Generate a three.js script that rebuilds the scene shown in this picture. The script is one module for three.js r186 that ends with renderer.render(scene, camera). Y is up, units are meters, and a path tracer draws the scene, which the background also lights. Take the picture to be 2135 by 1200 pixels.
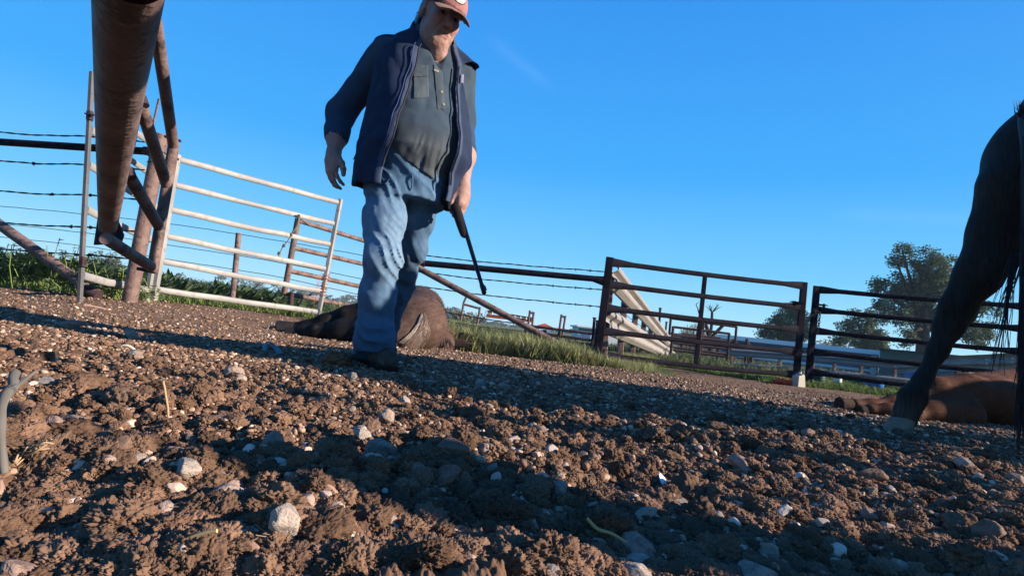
import * as THREE from 'three';
import { mergeGeometries } from 'three/addons/utils/BufferGeometryUtils.js';

// ------------------------------------------------------------------ camera, sky, sun, exposure
const CAMH = 0.27, PITCH = 3.9 * Math.PI / 180, ROLL = 6.3 * Math.PI / 180, FPX = 1150, CX = 1067.5, CY = 600;
const SUN_AZ = -10, SUN_EL = 19.5;                 // degrees: azimuth from +x (right) towards the far side, elevation
const SUN_I = 4.8, EXPOSURE = 2.7;
const scene = new THREE.Scene();
const camera = new THREE.PerspectiveCamera(2 * Math.atan(600 / FPX) * 180 / Math.PI, 2135 / 1200, 0.05, 2000);
camera.position.set(0, CAMH, 0);
camera.rotation.order = 'YXZ';
camera.rotation.set(PITCH, 0, ROLL);
camera.updateMatrixWorld(true);
const renderer = new THREE.WebGLRenderer({ antialias: true });
renderer.toneMapping = THREE.LinearToneMapping;
renderer.toneMappingExposure = EXPOSURE;
renderer.shadowMap.enabled = true;

const { lerp, clamp, smoothstep } = THREE.MathUtils;
const ss = (a, b, x) => { const t = clamp((x - a) / (b - a), 0, 1); return t * t * (3 - 2 * t); };
const rad = Math.PI / 180;
const sunDir = new THREE.Vector3(Math.cos(SUN_EL * rad) * Math.cos(SUN_AZ * rad), Math.sin(SUN_EL * rad), -Math.cos(SUN_EL * rad) * Math.sin(SUN_AZ * rad));
{ // clear daytime air: deep azure above, pale near the horizon
  const Wd = 1024, Hd = 512, data = new Float32Array(Wd * Hd * 4);
  const stops = [[0, [0.55, 0.86, 1.02]], [0.05, [0.38, 0.77, 1.02]], [0.13, [0.18, 0.61, 1.02]], [0.28, [0.062, 0.43, 1.0]], [0.55, [0.036, 0.30, 0.88]], [1.0, [0.012, 0.12, 0.48]]];
  // two faint old vapour trails high in the air, given by their ends as (azimuth, elevation) in degrees
  const trails = [[[-4.6, 27.5], [1.2, 24.5], 0.5], [[31, 13.2], [41, 12.4], 0.55]].map(([a, b, w]) => ({ a, b, w }));
  const trail = (az, el) => { let s = 0; const A = Math.atan2(Math.cos(az), -Math.sin(az)) , azd = A * 180 / Math.PI, eld = el * 180 / Math.PI; for (const { a, b, w } of trails) { const dx = b[0] - a[0], dy = b[1] - a[1], L = Math.hypot(dx, dy), t = ((azd - a[0]) * dx + (eld - a[1]) * dy) / (L * L); if (t < -0.3 || t > 1.3) continue; const d = Math.abs((azd - a[0]) * dy - (eld - a[1]) * dx) / L; s += Math.exp(-((d / w) ** 2)) * ss(-0.3, 0.2, t) * ss(1.3, 0.8, t); } return s; };
  for (let r = 0; r < Hd; r++) {
    const el = ((r + 0.5) / Hd - 0.5) * Math.PI, y = Math.sin(el);
    for (let c = 0; c < Wd; c++) {
      const az = ((c + 0.5) / Wd - 0.5) * 2 * Math.PI;
      const dx = Math.cos(az) * Math.cos(el), dz = Math.sin(az) * Math.cos(el);
      const cs = dx * sunDir.x + y * sunDir.y + dz * sunDir.z;
      let col;
      if (y >= 0) {
        let k = 0; while (k < stops.length - 2 && y > stops[k + 1][0]) k++;
        const t = clamp((y - stops[k][0]) / (stops[k + 1][0] - stops[k][0]), 0, 1);
        col = [0, 1, 2].map((i) => lerp(stops[k][1][i], stops[k + 1][1][i], t));
        const g = 0.07 * Math.pow(Math.max(0, cs), 4);
        const wv = y > 0.1 && y < 0.6 ? trail(az, el) * 0.03 : 0;
        col = [col[0] + g * 1.1 + wv, col[1] + g + wv, col[2] + g * 0.7 + wv];
      } else col = [0.13, 0.11, 0.09];
      col = col.map((v) => v / EXPOSURE);
      const o = (r * Wd + c) * 4; data[o] = col[0]; data[o + 1] = col[1]; data[o + 2] = col[2]; data[o + 3] = 1;
    }
  }
  const t = new THREE.DataTexture(data, Wd, Hd, THREE.RGBAFormat, THREE.FloatType);
  t.mapping = THREE.EquirectangularReflectionMapping; t.magFilter = t.minFilter = THREE.LinearFilter; t.needsUpdate = true;
  scene.background = t; scene.environment = t;
}
const sun = new THREE.DirectionalLight(new THREE.Color(1.0, 0.86, 0.70), SUN_I);
sun.position.copy(sunDir).multiplyScalar(30).add(new THREE.Vector3(0, 0, -4)); sun.target.position.set(0, 0, -4);
sun.castShadow = true; sun.shadow.mapSize.set(4096, 4096);
Object.assign(sun.shadow.camera, { left: -14, right: 14, top: 14, bottom: -14, near: 1, far: 80 });
scene.add(sun, sun.target);

// ------------------------------------------------------------------ helpers
let seed = 7;
const rnd = () => { seed = (seed + 0x6d2b79f5) | 0; let t = Math.imul(seed ^ (seed >>> 15), 1 | seed); t = (t + Math.imul(t ^ (t >>> 7), 61 | t)) ^ t; return ((t ^ (t >>> 14)) >>> 0) / 4294967296; };
const rr = (a, b) => a + (b - a) * rnd();
const V3 = (x, y, z) => new THREE.Vector3(x, y, z);
const hash = (x, y, z) => { let h = Math.imul(x, 374761393) ^ Math.imul(y, 668265263) ^ Math.imul(z, 2147483647 - 1640531527); h = Math.imul(h ^ (h >>> 13), 1274126177); h = Math.imul(h ^ (h >>> 15), 0x2c1b3c6d); return ((h ^ (h >>> 16)) >>> 0) / 4294967296; };
function noise3(x, y, z) { // value noise, -1..1
  const xi = Math.floor(x), yi = Math.floor(y), zi = Math.floor(z); let u = x - xi, v = y - yi, w = z - zi;
  u = u * u * (3 - 2 * u); v = v * v * (3 - 2 * v); w = w * w * (3 - 2 * w);
  const L = (a, b, t) => a + (b - a) * t;
  return 2 * L(L(L(hash(xi, yi, zi), hash(xi + 1, yi, zi), u), L(hash(xi, yi + 1, zi), hash(xi + 1, yi + 1, zi), u), v),
    L(L(hash(xi, yi, zi + 1), hash(xi + 1, yi, zi + 1), u), L(hash(xi, yi + 1, zi + 1), hash(xi + 1, yi + 1, zi + 1), u), v), w) - 1;
}
const noise2 = (x, y) => noise3(x, y, 11.5);
const fbm3 = (x, y, z, o = 4) => { let s = 0, a = 0.5; for (let i = 0; i < o; i++) { s += a * noise3(x, y, z); x = x * 2.03 + 7.1; y = y * 2.03 + 3.7; z = z * 2.03 + 1.3; a *= 0.5; } return s; };
function lumps(x, y) { // rounded clod bumps, 0..1
  const xi = Math.floor(x), yi = Math.floor(y); let best = 9, h = 0;
  for (let j = -1; j <= 1; j++) for (let i = -1; i <= 1; i++) {
    const a = hash(xi + i, yi + j, 5), b = hash(xi + i, yi + j, 9), dx = xi + i + a - x, dy = yi + j + b - y, d = dx * dx + dy * dy;
    if (d < best) { best = d; h = hash(xi + i, yi + j, 13); }
  }
  return Math.max(0, 1 - best * 1.35) * (0.35 + 0.65 * h);
}
// a pixel of the photograph (2135 x 1200) and a distance into the place -> the point there
const mw = camera.matrixWorld.elements;
const RIGHT = V3(mw[0], mw[1], mw[2]), UP = V3(mw[4], mw[5], mw[6]), FWD = V3(-mw[8], -mw[9], -mw[10]);
function V(px, py, d) {
  const q = FWD.clone().addScaledVector(RIGHT, (px - CX) / FPX).addScaledVector(UP, (CY - py) / FPX);
  return q.multiplyScalar(d / -q.z).add(camera.position);
}
const names = new Map();
function numbered(n) { const k = names.get(n) ?? 0; names.set(n, k + 1); return k ? n + '_' + String(k).padStart(3, '0') : n; }
const shadows = (o) => { o.traverse((m) => { if (m.isMesh) { m.castShadow = true; m.receiveShadow = true; } }); return o; };
function thing(name, label, category, base, group) {
  const g = new THREE.Group(); g.name = numbered(name); g.position.copy(base ?? V3(0, 0, 0)); scene.add(g);
  g.userData = { label, category }; if (group) g.userData.group = group;
  return g;
}
function rootOf(o) { while (o.parent && o.parent !== scene) o = o.parent; return o; }
function part(parent, name, geo, mat, label) { // geometry is given in world coordinates
  const r = rootOf(parent), m = new THREE.Mesh(geo, mat); m.name = name;
  geo.translate(-r.position.x, -r.position.y, -r.position.z);
  m.castShadow = m.receiveShadow = true; if (label) m.userData.label = label;
  parent.add(m); return m;
}
const merge = (list) => mergeGeometries(list.map((g) => { const h = g.index ? g.toNonIndexed() : g; for (const k of Object.keys(h.attributes)) if (!['position', 'normal', 'uv', 'color'].includes(k)) h.deleteAttribute(k); return h; }));
// pipe along points, radius number | function(t); uv in metres; sx, sy squash the section
function tube(pts, r, seg = 10, opt = {}) {
  const n = pts.length, P = [], N = [], U = [], I = []; let len = 0;
  let nrm = null; const up = opt.up ?? V3(0, 1, 0);
  for (let i = 0; i < n; i++) {
    const t = pts[Math.min(n - 1, i + 1)].clone().sub(pts[Math.max(0, i - 1)]).normalize();
    if (!nrm) { nrm = up.clone().addScaledVector(t, -up.dot(t)); if (nrm.lengthSq() < 1e-4) nrm = V3(1, 0, 0).addScaledVector(t, -t.x); nrm.normalize(); }
    else nrm.addScaledVector(t, -nrm.dot(t)).normalize();
    const b = new THREE.Vector3().crossVectors(t, nrm);
    if (i) len += pts[i].distanceTo(pts[i - 1]);
    const tt = i / (n - 1), R = typeof r === 'function' ? r(tt) : r, ra = Array.isArray(R) ? R[0] : R, rb = Array.isArray(R) ? R[1] : R;
    for (let k = 0; k <= seg; k++) {
      const a = k / seg * Math.PI * 2, c = Math.cos(a), s = Math.sin(a);
      P.push(pts[i].x + nrm.x * c * ra + b.x * s * rb, pts[i].y + nrm.y * c * ra + b.y * s * rb, pts[i].z + nrm.z * c * ra + b.z * s * rb);
      const q = nrm.clone().multiplyScalar(c / ra).addScaledVector(b, s / rb).normalize(); N.push(q.x, q.y, q.z); U.push(k / seg * 2 * Math.PI * Math.max(ra, rb), len);
    }
  }
  for (let i = 0; i < n - 1; i++) for (let k = 0; k < seg; k++) { const a = i * (seg + 1) + k, c = a + seg + 1; I.push(a, a + 1, c, a + 1, c + 1, c); }
  if (opt.caps !== false) for (const e of [0, n - 1]) {
    const t = (e ? pts[n - 1].clone().sub(pts[n - 2]) : pts[0].clone().sub(pts[1])).normalize(), c0 = P.length / 3;
    P.push(pts[e].x, pts[e].y, pts[e].z); N.push(t.x, t.y, t.z); U.push(0, 0);
    for (let k = 0; k <= seg; k++) { const s = (e * (seg + 1) + k) * 3; P.push(P[s], P[s + 1], P[s + 2]); N.push(t.x, t.y, t.z); U.push(0.01, 0.01); }
    for (let k = 0; k < seg; k++) e ? I.push(c0, c0 + 1 + k, c0 + 2 + k) : I.push(c0, c0 + 2 + k, c0 + 1 + k);
  }
  const g = new THREE.BufferGeometry();
  g.setAttribute('position', new THREE.Float32BufferAttribute(P, 3)); g.setAttribute('normal', new THREE.Float32BufferAttribute(N, 3)); g.setAttribute('uv', new THREE.Float32BufferAttribute(U, 2)); g.setIndex(I);
  return g;
}
const pipe = (a, b, r, seg = 12, opt) => tube([a, a.clone().lerp(b, 0.5), b], r, seg, opt);
// square-section bar, bevelled
function bar(a, b, w, h, up = V3(0, 1, 0)) {
  const bev = Math.min(w, h) * 0.14, L = a.distanceTo(b), s = new THREE.Shape(); const x = w / 2, y = h / 2;
  s.moveTo(-x + bev, -y); s.lineTo(x - bev, -y); s.lineTo(x, -y + bev); s.lineTo(x, y - bev); s.lineTo(x - bev, y); s.lineTo(-x + bev, y); s.lineTo(-x, y - bev); s.lineTo(-x, -y + bev); s.closePath();
  const g = new THREE.ExtrudeGeometry(s, { depth: L, bevelEnabled: false, steps: 1 });
  const d = b.clone().sub(a).normalize(), u = up.clone().addScaledVector(d, -up.dot(d)).normalize(), r = new THREE.Vector3().crossVectors(u, d);
  g.applyMatrix4(new THREE.Matrix4().makeBasis(r, u, d).setPosition(a));
  return g;
}
// surface nets: mesh of f(x,y,z) = 0 (negative inside)
function nets(f, mn, mx, cell) {
  const nx = Math.ceil((mx.x - mn.x) / cell) + 1, ny = Math.ceil((mx.y - mn.y) / cell) + 1, nz = Math.ceil((mx.z - mn.z) / cell) + 1;
  const F = new Float32Array(nx * ny * nz), at = (i, j, k) => (k * ny + j) * nx + i;
  for (let k = 0; k < nz; k++) for (let j = 0; j < ny; j++) for (let i = 0; i < nx; i++) F[at(i, j, k)] = f(mn.x + i * cell, mn.y + j * cell, mn.z + k * cell);
  const id = new Int32Array(nx * ny * nz).fill(-1), P = [], I = [];
  const E = [[0, 1], [2, 3], [4, 5], [6, 7], [0, 2], [1, 3], [4, 6], [5, 7], [0, 4], [1, 5], [2, 6], [3, 7]];
  const v = new Float32Array(8);
  for (let k = 0; k < nz - 1; k++) for (let j = 0; j < ny - 1; j++) for (let i = 0; i < nx - 1; i++) {
    let m = 0;
    for (let c = 0; c < 8; c++) { v[c] = F[at(i + (c & 1), j + ((c >> 1) & 1), k + (c >> 2))]; if (v[c] < 0) m |= 1 << c; }
    if (m === 0 || m === 255) continue;
    let x = 0, y = 0, z = 0, n = 0;
    for (const [a, b] of E) if ((v[a] < 0) !== (v[b] < 0)) {
      const t = v[a] / (v[a] - v[b]);
      x += lerp(a & 1, b & 1, t); y += lerp((a >> 1) & 1, (b >> 1) & 1, t); z += lerp(a >> 2, b >> 2, t); n++;
    }
    id[at(i, j, k)] = P.length / 3; P.push(mn.x + (i + x / n) * cell, mn.y + (j + y / n) * cell, mn.z + (k + z / n) * cell);
  }
  const quad = (a, b, c, d, flip) => { if (a < 0 || b < 0 || c < 0 || d < 0) return; flip ? I.push(a, c, b, a, d, c) : I.push(a, b, c, a, c, d); };
  for (let k = 1; k < nz - 1; k++) for (let j = 1; j < ny - 1; j++) for (let i = 1; i < nx - 1; i++) {
    const s = F[at(i, j, k)] < 0;
    if (s !== F[at(i + 1, j, k)] < 0) quad(id[at(i, j - 1, k - 1)], id[at(i, j, k - 1)], id[at(i, j, k)], id[at(i, j - 1, k)], !s);
    if (s !== F[at(i, j + 1, k)] < 0) quad(id[at(i - 1, j, k - 1)], id[at(i - 1, j, k)], id[at(i, j, k)], id[at(i, j, k - 1)], !s);
    if (s !== F[at(i, j, k + 1)] < 0) quad(id[at(i - 1, j - 1, k)], id[at(i, j - 1, k)], id[at(i, j, k)], id[at(i - 1, j, k)], !s);
  }
  const g = new THREE.BufferGeometry();
  g.setAttribute('position', new THREE.Float32BufferAttribute(P, 3)); g.setIndex(I); g.computeVertexNormals();
  const uv = new Float32Array(P.length / 3 * 2); for (let i = 0; i < uv.length / 2; i++) { uv[2 * i] = P[3 * i] + P[3 * i + 2] * 0.7; uv[2 * i + 1] = P[3 * i + 1] + P[3 * i + 2] * 0.3; }
  g.setAttribute('uv', new THREE.BufferAttribute(uv, 2));
  return g;
}
const smin = (a, b, k) => { const h = Math.max(k - Math.abs(a - b), 0) / k; return Math.min(a, b) - h * h * k * 0.25; };
const smax = (a, b, k) => -smin(-a, -b, k);
function cap(a, b, ra, rb = ra) { // tapered capsule
  const ax = a.x, ay = a.y, az = a.z, dx = b.x - ax, dy = b.y - ay, dz = b.z - az, L = dx * dx + dy * dy + dz * dz + 1e-12;
  return (x, y, z) => { const px = x - ax, py = y - ay, pz = z - az; let t = (px * dx + py * dy + pz * dz) / L; t = t < 0 ? 0 : t > 1 ? 1 : t; const qx = px - dx * t, qy = py - dy * t, qz = pz - dz * t; return Math.sqrt(qx * qx + qy * qy + qz * qz) - (ra + (rb - ra) * t); };
}
function ell(c, r, q) { // ellipsoid, q optional quaternion (local -> world)
  const inv = q ? q.clone().invert() : null, p = new THREE.Vector3(), m = Math.min(r.x, r.y, r.z);
  return (x, y, z) => { p.set(x - c.x, y - c.y, z - c.z); if (inv) p.applyQuaternion(inv); const k0 = Math.hypot(p.x / r.x, p.y / r.y, p.z / r.z), k1 = Math.hypot(p.x / (r.x * r.x), p.y / (r.y * r.y), p.z / (r.z * r.z)); return k1 < 1e-9 ? -m : k0 * (k0 - 1) / k1; };
}
function union(list, k) { return (x, y, z) => { let d = list[0](x, y, z); for (let i = 1; i < list.length; i++) d = smin(d, list[i](x, y, z), k); return d; }; }
function chain(pts, rs) { const l = []; for (let i = 0; i < pts.length - 1; i++) l.push(cap(pts[i], pts[i + 1], rs[i], rs[i + 1])); return l; }
function bounds(pts, pad) { const b = new THREE.Box3().setFromPoints(pts).expandByScalar(pad); return [b.min, b.max]; }
function paint(g, fn) { // per-vertex pigment, linear rgb
  const p = g.attributes.position, n = g.attributes.normal, c = new Float32Array(p.count * 3);
  for (let i = 0; i < p.count; i++) { const q = fn(p.getX(i), p.getY(i), p.getZ(i), n.getX(i), n.getY(i), n.getZ(i)); c[3 * i] = q[0]; c[3 * i + 1] = q[1]; c[3 * i + 2] = q[2]; }
  g.setAttribute('color', new THREE.BufferAttribute(c, 3)); return g;
}
const mixc = (a, b, t) => [lerp(a[0], b[0], t), lerp(a[1], b[1], t), lerp(a[2], b[2], t)];
const toS = (x) => { x = clamp(x, 0, 1); return x <= 0.0031308 ? x * 12.92 : 1.055 * Math.pow(x, 1 / 2.4) - 0.055; };
// tiling noise textures
function tnoise(x, y, per, sd) { const xi = Math.floor(x), yi = Math.floor(y); let u = x - xi, v = y - yi; u = u * u * (3 - 2 * u); v = v * v * (3 - 2 * v); const w = (i, j) => hash(((i % per) + per) % per, ((j % per) + per) % per, sd); return lerp(lerp(w(xi, yi), w(xi + 1, yi), u), lerp(w(xi, yi + 1), w(xi + 1, yi + 1), u), v); }
const tfbm = (u, v, per, sd, o = 5) => { let s = 0, a = 0.5, p = per; for (let i = 0; i < o; i++) { s += a * tnoise(u * p, v * p, p, sd + i); p *= 2; a *= 0.5; } return s / 0.97; };
function tex(n, fn, srgb = true) {
  const d = new Uint8Array(n * n * 4);
  for (let y = 0; y < n; y++) for (let x = 0; x < n; x++) { const c = fn(x / n, y / n), o = (y * n + x) * 4; for (let k = 0; k < 3; k++) d[o + k] = 255 * (srgb ? toS(c[k]) : clamp(c[k], 0, 1)); d[o + 3] = 255; }
  const t = new THREE.DataTexture(d, n, n); t.colorSpace = srgb ? THREE.SRGBColorSpace : THREE.NoColorSpace; t.wrapS = t.wrapT = THREE.RepeatWrapping; t.magFilter = THREE.LinearFilter; t.minFilter = THREE.LinearMipmapLinearFilter; t.generateMipmaps = true; t.needsUpdate = true; return t;
}
const rep = (t, u, v = u) => { const c = t.clone(); c.repeat.set(u, v); c.needsUpdate = true; return c; };
const g1 = (v) => [v, v, v];

// ------------------------------------------------------------------ materials
const Std = (o) => new THREE.MeshPhysicalMaterial({ roughness: 0.8, specularIntensity: 0.3, ...o });
const texRust = tex(512, (u, v) => { const a = tfbm(u, v, 4, 1), b = tfbm(u, v, 16, 20), s = tfbm(u, v, 40, 30, 3); let c = mixc([0.105, 0.066, 0.058], [0.165, 0.108, 0.093], clamp((a - 0.35) * 3, 0, 1)); c = mixc(c, [0.045, 0.032, 0.034], ss(0.56, 0.74, b) * 0.7); return mixc(c, [0.25, 0.18, 0.15], ss(0.64, 0.78, s) * 0.5); });
const texRough = tex(256, (u, v) => g1(0.55 + 0.5 * (tfbm(u, v, 8, 40) - 0.3)), false);
const texBump = tex(256, (u, v) => g1(tfbm(u, v, 12, 50)), false);
const texGalv = tex(512, (u, v) => { const a = tfbm(u, v, 5, 60), b = tfbm(u, v, 24, 70), s = tfbm(u, v * 0.999, 10, 77); let c = mixc([0.19, 0.185, 0.185], [0.29, 0.28, 0.27], clamp(a * 1.6 - 0.3, 0, 1)); c = mixc(c, [0.19, 0.17, 0.15], ss(0.62, 0.76, b) * 0.5); return mixc(c, [0.17, 0.115, 0.08], ss(0.68, 0.78, s) * 0.5); });
const M = {
  rust: Std({ map: rep(texRust, 2.4), roughnessMap: texRough, roughness: 0.95, metalness: 0.0, bumpMap: rep(texBump, 7), bumpScale: 0.003 }),
  panelPaint: Std({ map: rep(texRust, 1.3), color: 0x474f72, roughness: 0.85, specularIntensity: 0.12, bumpMap: rep(texBump, 5), bumpScale: 0.0008 }),
  darkRust: Std({ map: rep(texRust, 1.3), color: 0x8c8496, roughness: 0.8, bumpMap: rep(texBump, 5), bumpScale: 0.001 }),
  galv: Std({ map: rep(texGalv, 1.2), roughness: 0.6, metalness: 0.15, bumpMap: rep(texBump, 5), bumpScale: 0.0006 }),
  galvGrey: Std({ map: rep(texGalv, 1.2), color: 0xa8a8ad, roughness: 0.6, metalness: 0.15 }),
  beam: Std({ map: rep(texGalv, 0.7), color: 0xfffaf8, roughness: 0.55, metalness: 0.15 }),
  wire: Std({ color: 0x2e2f33, roughness: 0.7, metalness: 0.4 }),
  twine: Std({ color: 0x6b655c, roughness: 1 }),
  ptwine: Std({ color: 0x9a5a4a, roughness: 1 }),
  vc: Std({ vertexColors: true, roughness: 0.9 }),
  soil: Std({ vertexColors: true, roughness: 1, specularIntensity: 0.1, bumpMap: rep(texBump, 14), bumpScale: 0.003 }),
  white: Std({ color: 0xc9ccc8, roughness: 0.6 }),
  roofWhite: Std({ color: 0xd8dde0, roughness: 0.5 }),
  blueShed: Std({ color: 0x46688c, roughness: 0.6 }),
  greenShed: Std({ color: 0x3f5a58, roughness: 0.7 }),
  darkGlass: Std({ color: 0x0d131c, roughness: 0.12 }),
  steelDark: Std({ color: 0x34363c, roughness: 0.6, metalness: 0.3 }),
  redPaint: Std({ color: 0x9c4632, roughness: 0.7 }),
};

// ------------------------------------------------------------------ ground
function baseY(x, d) { // the broad lie of the land, d = metres ahead of the camera
  let y = 0.115 * ss(-1.2, -3.2, x) * ss(2.4, 4.6, d) * (1 - ss(9, 16, d));
  y -= 0.15 * ss(4.2, 7.2, d) * ss(-2.4, 0.2, x);
  y -= 0.05 * ss(9, 14, d);
  y -= 0.055 * ss(1.3, 2.1, x) * ss(2.6, 3.5, d) * (1 - ss(4.2, 7.2, d) * 0.9);
  return y;
}
function relief(x, d) {
  const near = 1 - ss(1.3, 3.0, d + 0.12 * noise2(x * 2.1, d * 2.1));
  const pen = 1 - ss(7.5, 10, d);
  let h = 0;
  // a wheel rut and the thrown-up ridges beside it
  const rutD = 0.93 + 0.03 * noise2(x * 4, 3) + 0.16 * (x + 0.45);
  const inRut = ss(-1.25, -0.95, x) * (1 - ss(-0.22, -0.02, x));
  h -= 0.12 * inRut * Math.exp(-Math.pow((d - rutD) / 0.095, 4)) * (0.8 + 0.3 * noise2(x * 7, d * 7 + 9));
  h += 0.028 * inRut * Math.exp(-Math.pow((d - rutD + 0.19) / 0.08, 2)) + 0.05 * Math.exp(-(((x + 0.02) / 0.13) ** 2 + ((d - 0.98) / 0.14) ** 2));
  h += 0.022 * Math.exp(-Math.pow((d - 1.5 - 0.1 * x) / 0.12, 2)) * ss(-0.2, 0.3, x);
  h += 0.05 * Math.exp(-((x + 0.62) ** 2 + (d - 0.78) ** 2) / 0.014);
  const A = lerp(0.16, 1, near);
  h += A * (0.042 * fbm3(x * 4.2, d * 4.2, 2.2, 3));
  h += lerp(0.10, 1, near) * (0.022 * lumps(x * 10, d * 10 + 40) + 0.019 * lumps(x * 21 + 9, d * 21) + 0.012 * lumps(x * 44, d * 44 + 5));
  h += lerp(0.42, 1, near) * 0.0075 * lumps(x * 95, d * 95) * pen + (d < 2 ? near * 0.0042 * lumps(x * 190 + 4, d * 190) : 0);
  h += lerp(0.35, 1, near) * 0.003 * noise2(x * 170, d * 170) * (d < 3 ? 1 : 0);
  h += (1 - near) * pen * (0.006 * lumps(x * 13, d * 13) + 0.006 * lumps(x * 31 + 3, d * 31));
  return h - near * 0.012;
}
const groundY = (x, d) => baseY(x, d) + relief(x, d);
const verdant = (x, d) => { // how much green cover there is
  const e = 0.25 * noise2(x * 1.3, d * 1.3);
  const left = ss(-3.85, -4.35, x + e) * ss(4.9, 5.4, d + e);
  const mid = ss(6.0, 6.6, d + e - 0.06 * x) * ss(-1.7, -1.0, x + e) * (1 - ss(1.9, 2.3, x - (d - 7) * 0.28 + e));
  const yard = ss(8.6, 9.4, d + e - 1.6 * ss(4.2, 2.6, x)) * ss(2.2, 3.0, x);
  return Math.max(left, mid, yard * 0.55, ss(16, 24, d) * 0.7);
};
const ground = new THREE.Group(); ground.name = 'ground'; ground.userData = { kind: 'structure', label: 'churned brown dirt yard strewn with clods and pale stones' }; scene.add(ground);
{
  const NA = 860, NR = 760, P = new Float32Array((NA + 1) * (NR + 1) * 3), C = new Float32Array((NA + 1) * (NR + 1) * 3), U = new Float32Array((NA + 1) * (NR + 1) * 2), I = [];
  const R0 = 0.3, R1 = 36;
  for (let j = 0; j <= NR; j++) {
    const jn = j / NR, r = jn < 0.68 ? R0 * Math.pow(2.2 / R0, jn / 0.68) : 2.2 * Math.pow(R1 / 2.2, (jn - 0.68) / 0.32);
    for (let i = 0; i <= NA; i++) {
      const a = lerp(-60, 60, i / NA) * rad, x = r * Math.sin(a), d = r * Math.cos(a), o = j * (NA + 1) + i;
      const y = groundY(x, d);
      P[3 * o] = x; P[3 * o + 1] = y; P[3 * o + 2] = -d; U[2 * o] = x; U[2 * o + 1] = d;
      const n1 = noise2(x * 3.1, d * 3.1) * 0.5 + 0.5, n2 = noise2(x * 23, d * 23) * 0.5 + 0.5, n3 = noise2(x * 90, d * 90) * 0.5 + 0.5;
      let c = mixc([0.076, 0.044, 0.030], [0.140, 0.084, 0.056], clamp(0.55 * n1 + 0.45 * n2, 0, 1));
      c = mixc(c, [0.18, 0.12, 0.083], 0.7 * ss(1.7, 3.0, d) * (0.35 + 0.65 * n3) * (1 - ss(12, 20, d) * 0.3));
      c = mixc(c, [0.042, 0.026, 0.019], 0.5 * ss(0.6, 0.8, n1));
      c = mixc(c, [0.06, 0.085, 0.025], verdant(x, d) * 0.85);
      C[3 * o] = c[0]; C[3 * o + 1] = c[1]; C[3 * o + 2] = c[2];
    }
  }
  for (let j = 0; j < NR; j++) for (let i = 0; i < NA; i++) { const a = j * (NA + 1) + i, b = a + NA + 1; I.push(a, a + 1, b, a + 1, b + 1, b); }
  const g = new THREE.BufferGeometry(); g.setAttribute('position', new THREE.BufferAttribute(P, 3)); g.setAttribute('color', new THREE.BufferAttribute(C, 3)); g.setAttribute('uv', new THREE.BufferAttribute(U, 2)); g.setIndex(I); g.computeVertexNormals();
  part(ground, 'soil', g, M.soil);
  // the wider land, out to the horizon and round behind the camera, a little below the near sheet's rim
  const far = []; const gp = new THREE.PlaneGeometry(1600, 1600, 160, 160); gp.rotateX(-Math.PI / 2);
  const q = gp.attributes.position; for (let i = 0; i < q.count; i++) { const x = q.getX(i), d = -q.getZ(i); q.setY(i, baseY(x, Math.max(d, 0)) - (Math.hypot(x, d) < 45 ? 0.16 : 0.06)); }
  gp.computeVertexNormals(); paint(gp, (x, y, z) => { const n = noise2(x * 0.05, z * 0.05) * 0.5 + 0.5; return z > -12 && x > -9 ? [0.10, 0.072, 0.055] : mixc([0.06, 0.085, 0.035], [0.10, 0.09, 0.05], n); });
  part(ground, 'far_land', gp, M.vc);
}
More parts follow.
